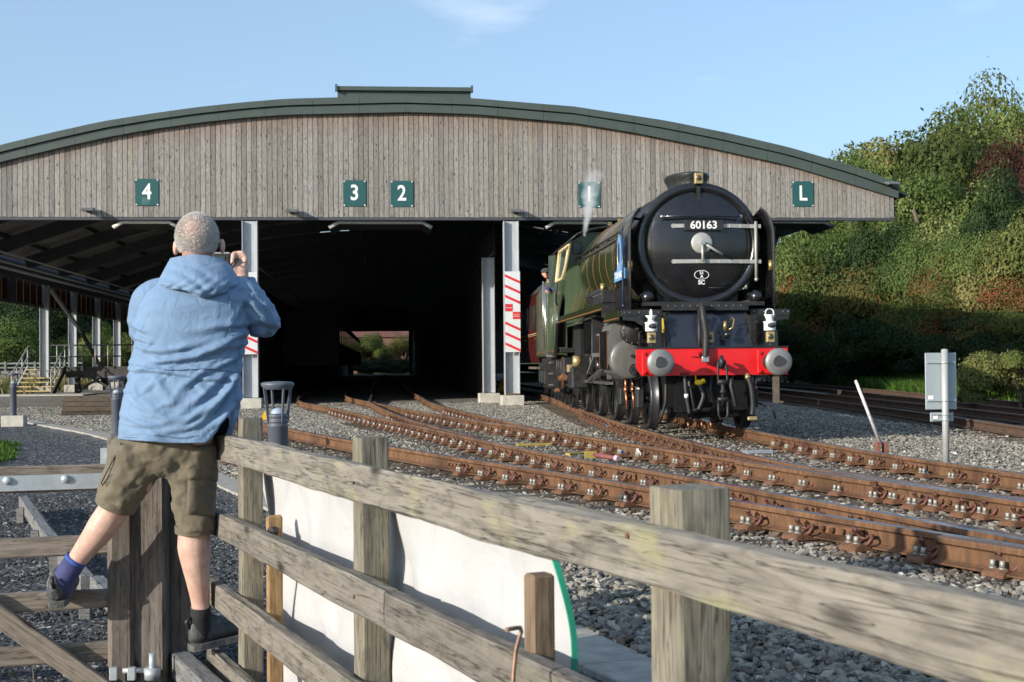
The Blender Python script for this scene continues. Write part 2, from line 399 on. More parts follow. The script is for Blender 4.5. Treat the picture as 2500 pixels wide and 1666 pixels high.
def scatter(name, pts, scales, mat, label, subdiv=1, flat=.62):
    me = bpy.data.meshes.new(name); me.from_pydata(pts.tolist(), [], [])
    a = me.attributes.new('sc', 'FLOAT', 'POINT'); a.data.foreach_set('value', scales.astype(np.float32))
    o = objm(name, me); tag(o, label, None, None, 'stuff'); me.materials.append(mat)
    g = bpy.data.node_groups.new(name, 'GeometryNodeTree')
    g.interface.new_socket('Geometry', in_out='INPUT', socket_type='NodeSocketGeometry'); g.interface.new_socket('Geometry', in_out='OUTPUT', socket_type='NodeSocketGeometry')
    gi = g.nodes.new('NodeGroupInput'); go = g.nodes.new('NodeGroupOutput'); L = g.links.new
    jn = g.nodes.new('GeometryNodeJoinGeometry')
    for k in range(6):
        ic = g.nodes.new('GeometryNodeMeshIcoSphere'); ic.inputs['Radius'].default_value = 1; ic.inputs['Subdivisions'].default_value = subdiv
        sp = g.nodes.new('GeometryNodeSetPosition'); rv = g.nodes.new('FunctionNodeRandomValue'); rv.data_type = 'FLOAT_VECTOR'
        rv.inputs[0].default_value = (-.42,)*3; rv.inputs[1].default_value = (.42,)*3; rv.inputs['Seed'].default_value = 11+k
        L(ic.outputs[0], sp.inputs[0]); L(rv.outputs[0], sp.inputs['Offset'])
        sm = g.nodes.new('GeometryNodeSetMaterial'); sm.inputs['Material'].default_value = mat; L(sp.outputs[0], sm.inputs[0])
        gg = g.nodes.new('GeometryNodeGeometryToInstance'); L(sm.outputs[0], gg.inputs[0]); L(gg.outputs[0], jn.inputs[0])
    ip = g.nodes.new('GeometryNodeInstanceOnPoints'); ip.inputs['Pick Instance'].default_value = True
    L(gi.outputs[0], ip.inputs['Points']); L(jn.outputs[0], ip.inputs['Instance'])
    r1 = g.nodes.new('FunctionNodeRandomValue'); r1.data_type = 'FLOAT_VECTOR'; r1.inputs[0].default_value = (-.5, -.5, 0); r1.inputs[1].default_value = (.5, .5, 6.28); r1.inputs['Seed'].default_value = 3
    L(r1.outputs[0], ip.inputs['Rotation'])
    na = g.nodes.new('GeometryNodeInputNamedAttribute'); na.data_type = 'FLOAT'; na.inputs[0].default_value = 'sc'
    r2 = g.nodes.new('FunctionNodeRandomValue'); r2.data_type = 'FLOAT_VECTOR'; r2.inputs[0].default_value = (.75, .6, flat*.7); r2.inputs[1].default_value = (1.4, 1.05, flat*1.2); r2.inputs['Seed'].default_value = 5
    vm = g.nodes.new('ShaderNodeVectorMath'); vm.operation = 'SCALE'; L(r2.outputs[0], vm.inputs[0]); L(na.outputs[0], vm.inputs['Scale'])
    L(vm.outputs[0], ip.inputs['Scale']); L(ip.outputs[0], go.inputs[0])
    o.modifiers.new('scatter', 'NODES').node_group = g; return o
def pts_in(n, y0, y1, xlo, xhi, bias=1.):
    y = y0+(y1-y0)*rng.random(n)**bias; lo, hi = xlo(y), xhi(y); x = lo+(hi-lo)*rng.random(n)
    return x, y
TRX = {}
def near_split(x, y, z, s, label):
    d = np.full(len(x), 9.)
    for P in RAILX: d = np.minimum(d, np.abs(x-np.interp(y, P[0], P[1])-.02))
    k = rng.random(len(x)) < np.clip(1.15-d*2.2, .04, .85); xyz = np.stack([x, y, z], -1)
    scatter('ballast', xyz[~k], s[~k], MST, label); scatter('stained_ballast', xyz[k], s[k], MSTR, label.replace('loose grey', 'oily rust stained'))
MSTR = stone_mat('stained_stone', [(0, (.055, .045, .038)), (.4, (.11, .085, .065)), (.7, (.17, .125, .09)), (.95, (.24, .19, .15)), (1, (.42, .4, .36))])
RAILX = [(np.array([2, 7.34, 9.4, 11.3, 12.8, 14.4, 17, 19.3, 23.4, 29]), np.array([5.7, 3.62, 2.9, 2.25, 1.75, 1.18, .28, -.5, -1.72, -3.35])), (np.array([3, 7.6, 9.3, 11.4, 13, 14.9, 18.3, 21.1, 24.4, 28.6]), np.array([5.5, 3.76, 3.42, 2.97, 2.62, 2.12, 1.44, .98, .42, -.38])), (np.array([4, 7.2, 9.9, 12.6, 14.7, 18.2, 22.6, 26.7]), np.array([6.4, 5.4, 4.69, 4.14, 3.75, 3.1, 2.45, 2.06])), (np.array([4.4, 7.4, 9.8, 11.6, 14, 16.4, 23, 27]), np.array([6.5, 5.4, 4.78, 4.43, 4.17, 4.07, 4.13, 4.3])), (np.array([4.4, 7.4, 9.8, 11.6, 14, 16.4, 23, 27]), np.array([8, 6.9, 6.3, 5.96, 5.71, 5.62, 5.68, 5.85]))]
view_r = lambda y: .56*y+.6
bx_, by_ = pts_in(47000, 4.3, 11, lambda y: xt(y)+.16, view_r); bz_ = gz(bx_, by_)+.004+.045*rng.random(47000)**2
near_split(bx_, by_, bz_, .015+.018*rng.random(47000)**1.5, 'loose grey ballast stones between the near rails')
bx_, by_ = pts_in(86000, 10.5, 26, lambda y: xt(y)+.16, lambda y: np.minimum(view_r(y), 10.4), 1.1); bz_ = gz(bx_, by_)+.003+.035*rng.random(86000)**2
near_split(bx_, by_, bz_, .017+.012*rng.random(86000), 'loose grey ballast stones around the points')
bx_, by_ = pts_in(60000, 25.5, 46, lambda y: np.maximum(xt(y)+.2, -.32*y), lambda y: np.minimum(.4*y, 11.5)); bz_ = gz(bx_, by_)+.003
scatter('ballast', np.stack([bx_, by_, bz_], -1), .022+.014*rng.random(60000), MST, 'grey ballast in front of the shed')
bx_, by_ = pts_in(46000, 4.2, 15, lambda y: -.29*y, lambda y: xt(y)-.1, 1.5); bz_ = gz(bx_, by_)+.001
scatter('path_chippings', np.stack([bx_, by_, bz_], -1), .008+.007*rng.random(46000), MCH, 'dark stone chippings on the path behind the gate')
bx_, by_ = pts_in(1500, 6, 24, lambda y: xt(y)+.2, lambda y: np.interp(y, [6, 12, 20, 24], [2.6, 1.0, -1.6, -2.5]))
scatter('ballast', np.stack([bx_, by_, gz(bx_, by_)+.02], -1), .03+.03*rng.random(1500), MST, 'larger stones heaped beside the nearest rail')

# ---- rails
mr, t, p = base_mat('rusty_rail'); v = coords(t, 'Object'); n1 = noise_n(t, v, 7, 6, .65); v2 = coords(t, 'Object', (22, 22, 2)); n2 = noise_n(t, v2, 1, 4)
c = ramp(t, n1, [(.25, (.042, .026, .018)), (.5, (.135, .070, .035)), (.72, (.235, .122, .058))])
c = mixc(t, .5, c, ramp(t, n2, [(.3, (.055, .034, .023)), (.7, (.235, .118, .055))])); t.links.new(c, p.inputs['Base Color']); p.inputs['Roughness'].default_value = .75; p.inputs['Specular IOR Level'].default_value = .35
bump(t, p, n1, .25, .004); MRUST = mr
bigv = noise_n(t, v, 1.1, 4, .6)
c = mixc(t, 1, c, ramp(t, bigv, [(.32, (.45, .42, .42)), (.5, (.95, .93, .92)), (.7, (1.12, 1.08, 1.0))]), 'MULTIPLY'); t.links.new(c, p.inputs['Base Color'])
MRUSTD = M('shaded_rust', (.085, .05, .032), rough=.8, var=.4, sc=6)  # rust copy for the far rails, their shade put into the colour
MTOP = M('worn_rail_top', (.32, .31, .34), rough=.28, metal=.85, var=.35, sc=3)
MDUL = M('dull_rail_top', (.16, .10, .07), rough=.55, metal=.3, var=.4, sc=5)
MCLIP = M('rust_clip', (.115, .045, .03), rough=.6, var=.35, sc=30)
MPLATE = M('rust_plate', (.14, .065, .032), rough=.8, var=.4, sc=18, bmp=.3, bsc=70)
MBOLT = M('zinc_bolt', (.34, .33, .29), rough=.5, metal=.4, var=.35, sc=18)
MBLUE = M('blue_paint', (.05, .16, .36), rough=.5, var=.2)
MSLP = wood('oiled_sleeper', (.12, .095, .072), (.05, .04, .032), axis=0, rnd=True, tone=.4)
RAILP = [(-.033, 0), (.033, 0), (.036, -.012), (.036, -.035), (.012, -.05), (.010, -.13), (.035, -.142), (.07, -.15), (.07, -.159), (-.07, -.159), (-.07, -.15), (-.035, -.142), (-.010, -.13), (-.012, -.05), (-.036, -.035), (-.036, -.012)]
TOPMI = [1]+[0]*15
PA = smooth_path([(-8.9, 49), (-7.0, 42), (-3.35, 29.1), (-1.72, 23.4), (-.5, 19.3), (.28, 17.0), (.82, 15.4), (1.16, 14.45), (1.75, 12.8), (2.25, 11.3), (2.63, 10.2), (2.9, 9.4), (3.26, 8.35), (3.62, 7.34), (4.6, 4.8), (5.7, 2.2)])
PB = smooth_path([(-3.15, 90), (-3.15, 60), (-3.0, 48), (-2.48, 40.3), (-1.5, 35.2), (-.38, 28.6), (.42, 24.4), (.98, 21.1), (1.44, 18.3), (1.8, 16.4), (2.12, 14.9), (2.62, 13), (2.97, 11.4), (3.13, 10.6), (3.42, 9.3), (3.76, 7.6), (4.5, 5.4), (5.6, 2.6)])
PE = smooth_path([(.85, 90), (.95, 60), (1.15, 45.3), (1.26, 38.3), (1.56, 32.7), (2.06, 26.7), (2.45, 22.6), (2.79, 20.1), (3.1, 18.2), (3.45, 16.2), (3.75, 14.7), (4.14, 12.6), (4.69, 9.9), (5.4, 7.2), (6.6, 3.6)])
PC = smooth_path([(-.65, 90), (-.6, 60), (-.5, 47), (-.48, 41), (-.24, 35.7), (.2, 29.6), (.52, 26), (.98, 22.2), (1.3, 19.9)])
PD = smooth_path([(-1.6, 90), (-1.6, 60), (-1.35, 47), (-.22, 37.7), (.55, 31.9), (1.31, 27.6), (1.85, 24.6), (2.34, 22.3), (2.62, 20.8)])
PLL = smooth_path([(5.5, 90), (5.5, 60), (5.3, 46), (5.0, 39.5), (4.6, 32.5), (4.3, 27), (4.13, 23), (4.07, 19.5), (4.07, 16.4), (4.17, 14), (4.43, 11.6), (4.78, 9.8), (5.4, 7.4), (6.5, 4.4)])
PLR = offset_path(PLL, 1.55)
PT4L = offset_path(PA, -1.55)
PF3 = smooth_path([(14.6, 75), (14.2, 60), (12.75, 44.5), (11.95, 36.6), (11.0, 28), (10.5, 24.2), (10.0, 20.7), (9.4, 16), (8.2, 6)]); PF1 = offset_path(PF3, 1.5)
PF2 = smooth_path([(18.6, 72), (17.4, 55.7), (15.0, 38), (13.9, 30), (13.3, 25), (12.5, 18), (11, 6)]); PF4 = offset_path(PF2, 1.5)
def track(label, rails, clipped, sleepers, top=MTOP, rust=None):
    T = tag(thing('railway_track', label, None), kind='structure')
    for P in rails: part('rail', MB().sweep(RAILP, P, TOPMI), [rust or MRUST, top], T)
    for a, b, w in sleepers: beam('sleeper', a, b, .25, .13, MSLP, T, ch=.006)
    return T
# a baseplate with its clips and bolts
_b = MB(); _b.prism([(-.20, 0), (-.20, .018), (-.155, .05), (-.08, .03), (-.075, .012), (.075, .012), (.08, .03), (.155, .05), (.20, .018), (.20, 0)], (0, -.085, -.172), (1, 0, 0), (0, 0, 1), (0, .17, 0))
_b.cyl((-.105, -.06, -.148), (-.105, .03, -.148), .022, n=8); _b.cyl((.105, -.03, -.148), (.105, .06, -.148), .022, n=8)
ME_PLATE = _b.mesh('baseplate', MPLATE)
def clip_mesh(sg):
    q = [(.115, .12, .02), (.115, .02, .022), (.115, -.06, .03), (.108, -.10, .05), (.09, -.11, .08), (.066, -.085, .095), (.055, -.04, .085), (.053, .0, .06), (.066, .04, .07), (.10, .06, .115), (.115, .04, .135), (.12, .0, .12)]
    return MB().tube([(sg*x, sg*-y, -.168+z) for x, y, z in q], .0125, 6).mesh('rail_clip', MCLIP)
ME_CL, ME_CR = clip_mesh(-1), clip_mesh(1)
_b = MB(); _b.cyl((0, 0, -.14), (0, 0, -.128), .024, n=10); _b.cyl((0, 0, -.128), (0, 0, -.09), .019, .017, n=6); ME_BOLT = _b.mesh('bolt', MBOLT)
ME_KEY = MB().tube([(-.10, -.05, -.15), (-.115, -.02, -.11), (-.12, .02, -.09), (-.105, .06, -.10), (-.09, .08, -.14)], .014, 6).mesh('rail_clip', MBLUE)
def fasten(T, P, s0, s1, step=.62, skip=lambda p: False, far=27., both=True, bolts=99.):
    k = 0
    for pnt, tg in along(P, s0, step, s1):
        if pnt.y > far or pnt.y < 4 or skip(pnt): continue
        k += 1; bp = objm('baseplate', ME_PLATE, T, pnt); a = math.atan2(tg.y, tg.x)-math.pi/2; bp.rotation_euler = (0, 0, a+math.pi)
        if math.cos(a) > 0: bp.rotation_euler = (0, 0, a)
        blue = k % 17 == 9; bp.scale = (random.uniform(.9, 1.05),)*2+(1,); bp.rotation_euler.z += random.uniform(-.05, .05)
        objm('rail_clip', ME_KEY if blue else ME_CL, bp)
        if both: objm('rail_clip', ME_CR, bp)
        for x, y in ((-.155, .035), (-.155, -.04)) if pnt.y < bolts else (): objm('bolt', ME_BOLT, bp, (x, y, .018-.006))
def cross_ties(P, P2, y0, y1, ex=.45, step=.62, z=-.18, flip=False):
    o = []
    for pnt, tg in along(P, 0, step):
        if not (y0 <= pnt.y <= y1): continue
        q = min(P2, key=lambda w: (w-pnt).length); d = (q-pnt); d.z = 0; d.normalize()
        o.append((pnt-d*ex+Vector((0, 0, z-.065)), q+d*ex+Vector((0, 0, z-.065)), 0))
    return o
def tail(label_y, P): return sum((b-a).length for a, b in zip(P, P[1:]))
TA = track('rusty single track nearest the fence, curving up to the shed on its left', [PA, PT4L], None, cross_ties(PA, PT4L, 3, 33))
TB = track('rusty middle track that splits in two at the points before the shed', [PB, PE, PC, PD], None, cross_ties(PB, PE, 3, 30, z=-.184))
TC = track('rusty track under the steam locomotive', [PLL, PLR], None, cross_ties(PLL, PLR, 3, 44, z=-.188))
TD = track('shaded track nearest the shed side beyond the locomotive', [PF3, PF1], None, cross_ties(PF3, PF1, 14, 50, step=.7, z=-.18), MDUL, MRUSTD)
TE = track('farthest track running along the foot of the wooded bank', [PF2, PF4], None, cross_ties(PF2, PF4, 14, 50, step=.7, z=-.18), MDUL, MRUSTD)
fasten(TA, PA, 0, 1e9, far=15.5); fasten(TB, PB, 0, 1e9, far=34); fasten(TB, PE, 0, 1e9, far=33); fasten(TB, PD, 0, 1e9, far=32, step=.66)
fasten(TB, PC, 0, 1e9, far=30, step=.66); fasten(TC, PLL, 0, 1e9, far=30, bolts=13); fasten(TC, PLR, 0, 1e9, far=19)
# check rails, fishplates and spacer blocks in the crossings
def sub_path(P, y0, y1): return [q for q in P if y0 <= q.y <= y1]
for P, d, y0, y1, T in ((PLL, .085, 9.5, 13.2, TB), (PE, -.085, 11.2, 14.6, TB), (PB, .085, 6.4, 9.2, TA), (PLR, -.1, 9.5, 12.5, TC), (PA, -.09, 5.0, 8.0, TA)):
    part('check_rail', MB().sweep(RAILP, offset_path(sub_path(P, y0, y1), d), TOPMI), [MRUST, MDUL], T)
def fishplate(T, P, y):
    q = [i for i in range(1, len(P)) if (P[i].y-y)*(P[i-1].y-y) <= 0][0]; a = P[q]; tg = (P[q]-P[q-1]).normalized()
    if tg.y > 0: tg = -tg
    rt = Vector((tg.y, -tg.x, 0)); n = -rt if rt.x > 0 else rt
    c = a+n*.034+Vector((0, 0, -.085)); fp = part('fishplate', MB().bar(c-tg*.23, c+tg*.23, .022, .062, ch=.004), MPLATE, T)
    for k in (-.16, -.055, .055, .16):
        part('bolt', MB().cyl(c+tg*k+n*.01, c+tg*k+n*.045, .019, n=6), MRUST, fp)
fishplate(TA, PA, 9.15); fishplate(TB, PE, 15.2); fishplate(TA, PA, 15.5); fishplate(TB, PB, 13.9); fishplate(TB, PE, 10.9); fishplate(TC, PLR, 14.2)
for P, ys, T in ((PA, (7.9, 7.5, 6.9), TA), (PE, (12.9, 12.5, 12.1, 11.7), TB), (PB, (11.8, 11.2, 10.4, 9.9), TB)):
    for y in ys:
        i = [i for i in range(1, len(P)) if (P[i].y-y)*(P[i-1].y-y) <= 0][0]; a = P[i]; tg = (P[i]-P[i-1]).normalized(); n = Vector((tg.y, -tg.x, 0)); n = -n if n.x > 0 else n
        c = a+n*.028+Vector((0, 0, -.092)); part('spacer_block', MB().bar(c-tg*.03, c+tg*.03, .04, .09, ch=.006), MRUST, T)
MLBL = M('white_label', (.62, .60, .55), rough=.6, var=.15, sc=30)
for y, hh in ((12.85, .075), (17.6, .08)):
    i = [i for i in range(1, len(PE)) if (PE[i].y-y)*(PE[i-1].y-y) <= 0][0]; a = PE[i]; tg = (PE[i]-PE[i-1]).normalized(); n = Vector((tg.y, -tg.x, 0)); n = -n if n.x > 0 else n
    c = a+n*.045+Vector((0, 0, -.085)); part('label_plate', MB().bar(c-tg*.075, c+tg*.075, .01, hh), MLBL, TB)
part('cable_duct', MB().bar(onz(1818, 1104, -.165), onz(1886, 1103, -.165), .14, .05, ch=.01), M('duct_grey', (.22, .24, .26), rough=.5, var=.1), TC)
# blade stretchers of the points: yellow bar, red damper
MYEL = M('yellow_paint', (.34, .25, .05), rough=.6, var=.25, sc=14)
MRED_D = M('faded_red', (.20, .06, .06), rough=.6, var=.3, sc=16)
c0 = onz(1330, 1085, -.19); c1 = onz(1255, 1088, -.19)
for (xa, ya), (xb, yb) in (((1262, 1087), (1345, 1085)), ((1385, 1110), (1448, 1106))):
    a, b = onz(xa, ya, -.17), onz(xb, yb, -.17); part('stretcher_bar', MB().bar(a, b, .10, .04, ch=.006), MYEL, TB)
a, b = onz(1452, 1111, -.10), onz(1503, 1119, -.12)
D_ = thing('point_damper', 'yellow and red cylindrical point damper lying between the rails', 'damper', (a.x, a.y, -.12))
part('bracket', MB().box(a+Vector((-.05, 0, 0)), (.16, .03, .09), ch=.006), MYEL, D_); part('cylinder', MB().cyl(a, b, .032, n=12), MRED_D, D_)
part('end_cap', MB().cyl(b, b+(b-a).normalized()*.05, .04, .03, n=12), M('pale_pink', (.55, .38, .42), var=.2), D_)
# yellow wedges beside the rails
def wedge(px, py, h, label):
    b = onz(px, py, -.22); o = thing('marker_wedge', label, 'track marker', (b.x, b.y, -.22), group='yellow wedge markers by the shed tracks')
    part('body', MB().prism([(-h*.33, 0), (h*.33, 0), (h*.22, h), (-h*.02, h)], b-Vector((0, .02, 0)), (1, 0, 0), (0, 0, 1), (0, .18, 0)), M('yellow_plastic', (.72, .42, .01), rough=.45, var=.1), o)
wedge(645, 1026, .2, 'small yellow wedge marker standing in ballast by the black lamp bollard')
wedge(1224, 962, .62, 'tall thin yellow wedge marker leaning on the right shed column base')

# ---- cable trough: concrete lids, one by one
MCON = M('pale_concrete', (.33, .31, .27), rough=.9, var=.22, sc=9, bmp=.35, bsc=120, spec=.2)
CT = thing('cable_trough', 'line of concrete cable trough lids between the path and the ballast', 'cable trough', (.84, 6.3, -.25))
_tp = smooth_path([(x, y) for x, y in TROUGH[1:]], .3)
for i, (pnt, tg) in enumerate(along(_tp, .2, .62)):
    z = -.262 if pnt.y > 8 else -.252; nrm = Vector((tg.y, -tg.x, 0)); w = .33
    c = pnt+Vector((0, 0, z))+nrm*random.uniform(-.006, .006)
    part('lid', MB().bar(c-tg*.302, c+tg*.302, w, .06+random.uniform(0, .006), ch=.006), MCON, CT)
# ================================================================ the train shed
YF = 41.5; YB = 181.0
MSTEEL = M('galvanised_steel', (.42, .44, .46), rough=.55, metal=.15, var=.12, sc=3, stretch=(3, 3, .6))
MDARK = M('dark_steel', (.05, .055, .065), rough=.6, var=.2, sc=3)
MCLAD = M('green_grey_cladding', (.060, .078, .068), rough=.42, metal=.0, var=.10, sc=2)
MPLANK = wood('larch_plank', (.325, .310, .290), (.155, .145, .13), axis=2, grain=.8, rnd=True, red=.55, tone=.36)
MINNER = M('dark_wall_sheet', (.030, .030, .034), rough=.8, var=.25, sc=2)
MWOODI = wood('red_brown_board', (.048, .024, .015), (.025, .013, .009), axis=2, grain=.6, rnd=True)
MBASE = M('cast_concrete', (.45, .425, .37), rough=.9, var=.2, sc=5, bmp=.3, bsc=40, spec=.2)
TOPX = [-16.3, -11.42, -9.75, -8.39, -6.99, -5.61, -4.23, -2.94, .39, 2.71, 5.87, 8.77, 10.67, 12.68, 14.71, 16.18, 16.6]
TOPZ = [6.0, 7.68, 8.10, 8.42, 8.66, 8.87, 9.03, 9.15, 9.27, 9.22, 8.99, 8.57, 8.21, 7.76, 7.19, 6.66, 6.45]
BOTX = [-16.3, -11.42, -9.71, -8.32, -6.95, -5.54, -4.2, -2.94, .75, 2.74, 5.86, 7.68, 10.16, 12.67, 16.18, 16.6]
BOTZ = [5.52, 7.19, 7.62, 7.95, 8.21, 8.42, 8.58, 8.68, 8.79, 8.75, 8.50, 8.22, 7.75, 7.21, 6.19, 6.02]
def ztop(x): return float(np.interp(x, TOPX, TOPZ))
def zbot(x): return float(np.interp(x, BOTX, BOTZ))
def zmid(x): return zbot(x)+(ztop(x)-zbot(x))*.53
SH = thing('train_shed', 'long timber fronted train shed with a shallow curved green roof', 'train shed', (0, YF, -.2))
ZB = 5.585
# gable planks
xs = np.arange(-15.9, 16.17, .1535)
for i, x in enumerate(xs):
    w = .138; zt0, zt1 = zbot(x-w/2)+.16, zbot(x+w/2)+.16; dy = random.uniform(-.006, .006); zb = ZB+random.uniform(-.006, .004)
    mb = MB(); a = [(x-w/2, YF+dy), (x+w/2, YF+dy)]
    vs = [(x-w/2, YF+dy, zb), (x+w/2, YF+dy, zb), (x+w/2, YF+dy, zt1), (x-w/2, YF+dy, zt0)]; vs += [(p, q+.028, r) for p, q, r in vs]
    vs = [(p-x, q-YF, r-ZB) for p, q, r in vs]
    mb.add(vs, [(0, 1, 2, 3), (7, 6, 5, 4), (0, 4, 5, 1), (1, 5, 6, 2), (2, 6, 7, 3), (3, 7, 4, 0)])
    objm('plank', mb.mesh('plank', MPLANK), SH, (x, 0, ZB+.2))
mb = MB()
for i in range(60):
    x0 = -15.95+i*32.1/60; x1 = x0+32.1/60
    mb.prism([(x0, ZB+.03), (x1, ZB+.03), (x1, zbot(x1)+.2), (x0, zbot(x0)+.2)], (0, YF+.045, 0), (1, 0, 0), (0, 0, 1), (0, .06, 0))
part('gable_backing', mb, MINNER, SH)
mb = MB(); mb.box((0.1, YF+.08, ZB-.05), (32.0, .16, .08)); part('gable_beam', mb, MDARK, SH)
# verge: two bands of folded sheet, panel by panel
pan = np.linspace(-16.25, 16.2, 24)
for i in range(len(pan)-1):
    x0, x1 = pan[i]+.004, pan[i+1]-.004
    for lo, hi, y in ((zbot, zmid, YF-.16), (lambda q: zmid(q)+.025, ztop, YF-.24)):
        mb = MB(); n = 3; poly = [(x0+(x1-x0)*k/n, lo(x0+(x1-x0)*k/n)) for k in range(n+1)]+[(x1-(x1-x0)*k/n, hi(x1-(x1-x0)*k/n)) for k in range(n+1)]
        mb.prism(poly, (0, y, 0), (1, 0, 0), (0, 0, 1), (0, .30, 0)); part('verge_panel', mb, MCLAD, SH)
# roof sheet with a few slot rooflights left open
holes = []
for px, py, hx, hy in ((1393, 556, .55, .5), (1347, 577, .6, .6), (1307, 597, .65, .7), (1278, 622, .6, .8), (1372, 566, .35, .3), (815, 567, .9, .5), (1094, 545, .3, .3), (1088, 570, .3, .3), (1325, 560, .5, .3), (882, 668, .35, .3), (888, 680, .35, .35), (735, 714, .3, .5)):
    q = onz(px, py, 7.9)
    for _ in range(3): q = onz(px, py, ztop(max(-16, min(16, q.x)))-.22)
    holes.append((q.x, q.y, hx, hy))
rx = sorted(set(np.round(np.arange(-16.2, 16.61, .82), 3)) | {round(h[0]+s*h[2]/1, 3) for h in holes for s in (-1, 1) if abs(h[0]) < 16})
ry = sorted({YF+.06, YB} | set(np.arange(48, 181, 12.)) | {round(h[1]+s*h[3], 3) for h in holes for s in (-1, 1)})
mb = MB(); vs = []; fs = []
for y in ry:
    for x in rx: vs.append((x, y, ztop(x)-.12))
for j in range(len(ry)-1):
    for i in range(len(rx)-1):
        cx, cy = (rx[i]+rx[i+1])/2, (ry[j]+ry[j+1])/2
        if any(abs(cx-h[0]) < h[2] and abs(cy-h[1]) < h[3] for h in holes): continue
        a = j*len(rx)+i; fs.append((a, a+1, a+1+len(rx), a+len(rx)))
mb.add(vs, fs); o = part('roof', mb, M('roof_sheet', (.13, .125, .12), rough=.7, var=.2, sc=1), SH); so_ = o.modifiers.new('thick', 'SOLIDIFY'); so_.thickness = .06
for y in np.arange(YF+1.2, 178, 6.0):
    mb = MB(); n = 22
    P = [(-15.6+31.8*k/n, y, ztop(-15.6+31.8*k/n)-.62) for k in range(n+1)]
    for a, b in zip(P, P[1:]): mb.bar(a, b, .18, .55)
    part('rafter', mb, MDARK, SH)
for x in np.arange(-14.8, 15.9, 2.2):
    part('purlin', MB().box((x, (YF+YB)/2, ztop(x)-.28), (.07, YB-YF-1, .16)), MDARK, SH)
# ridge vent
mb = MB(); mb.box((.64, YF+8, 9.42), (4.1, 15.6, .42)); part('ridge_vent', mb, MCLAD, SH)
mb = MB(); mb.box((.64, YF+.12, 9.555), (4.22, .1, .12)); mb.box((-1.44, YF+.1, 9.56), (.07, .16, .2)); mb.box((2.72, YF+.1, 9.56), (.07, .16, .2)); part('vent_gutter', mb, MCLAD, SH)
# front columns (H section) on concrete bases
def h_column(x, y, z0, z1, w=.46, d=.34):
    mb = MB(); mb.box((x-w/2+.01, y, (z0+z1)/2), (.02, d, z1-z0)); mb.box((x+w/2-.01, y, (z0+z1)/2), (.02, d, z1-z0)); mb.box((x, y, (z0+z1)/2), (w-.044, .016, z1-z0)); return mb
def column(x, y, z1, w=.46, bw=.7, bh=.34, d=.34):
    c = part('column', h_column(x, y, -.235+bh, z1, w, d), MSTEEL, SH)
    part('base', MB().box((x, y, -.25+bh/2), (bw, bw*.95, bh), ch=.02), MBASE, c); return c
column(-4.07, YF+.05, 5.46); cR = column(3.88, YF+.05, 5.46)
part('base_collar', MB().box((3.88, YF-.14, .125), (.42, .04, .05)), MRUST, cR)
c2 = column(3.42, YF+3.4, 4.6, .4); 
for k in range(11): column(-16.6, 44+6*k if k != 3 else 62.3, 5.3 if k >= 4 else 5.3, .43, .8, .40) if k >= 4 else None
for k in range(4):
    part('post', MB().box((-16.6, 44+6*k, 4.75), (.3, .3, 1.6)), MDARK, SH)
# inner walls and far end
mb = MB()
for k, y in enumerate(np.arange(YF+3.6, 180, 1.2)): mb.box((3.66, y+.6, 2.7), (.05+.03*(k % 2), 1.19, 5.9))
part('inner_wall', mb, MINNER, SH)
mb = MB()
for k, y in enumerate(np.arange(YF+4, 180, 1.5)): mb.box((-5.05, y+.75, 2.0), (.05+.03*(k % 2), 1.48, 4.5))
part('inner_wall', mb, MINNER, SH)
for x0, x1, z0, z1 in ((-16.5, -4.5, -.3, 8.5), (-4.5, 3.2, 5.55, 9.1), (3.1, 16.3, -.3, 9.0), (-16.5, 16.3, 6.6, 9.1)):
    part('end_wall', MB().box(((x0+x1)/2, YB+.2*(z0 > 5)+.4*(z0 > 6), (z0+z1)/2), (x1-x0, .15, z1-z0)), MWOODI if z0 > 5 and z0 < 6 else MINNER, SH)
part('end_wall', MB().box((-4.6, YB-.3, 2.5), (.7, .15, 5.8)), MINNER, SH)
# boarded side screen under the left eaves, braces
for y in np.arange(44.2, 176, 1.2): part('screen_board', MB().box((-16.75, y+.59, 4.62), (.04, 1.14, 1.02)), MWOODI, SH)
part('eaves_beam', MB().box((-16.5, (YF+YB)/2, 5.6), (.3, YB-YF-1, 1.0)), MDARK, SH); part('screen_rail', MB().box((-16.7, (YF+YB)/2, 4.05), (.12, YB-YF-1, .14)), MDARK, SH)
part('brace', MB().bar((-16.35, 68.2, 4.9), (-16.35, 75.2, 2.9), .16, .16), MSTEEL, SH); part('brace', MB().bar((-16.35, 74.6, 3.1), (-16.35, 82, .2), .16, .16), MDARK, SH)
for x, z, r in ((-15.4, 5.15, .05), (-15.1, 5.3, .035), (-14.7, 5.55, .035)): part('conduit', MB().cyl((x, YF+2, z), (x, 150, z), r, n=8), MSTEEL, SH)
for x, z in ((-4.2, 4.35), (3.55, 4.7), (-1.0, 6.6)): part('conduit', MB().cyl((x, YF+3, z), (x, 175, z), .045, n=8), MDARK, SH)
# concrete strip showing in the mouth of the middle bay
tag(objm('walkway', MB().box((-5.6, 60, -.19), (1.6, 34, .1)).mesh('walkway', MBASE)), 'pale concrete walkway inside the shed', None, None, 'structure')

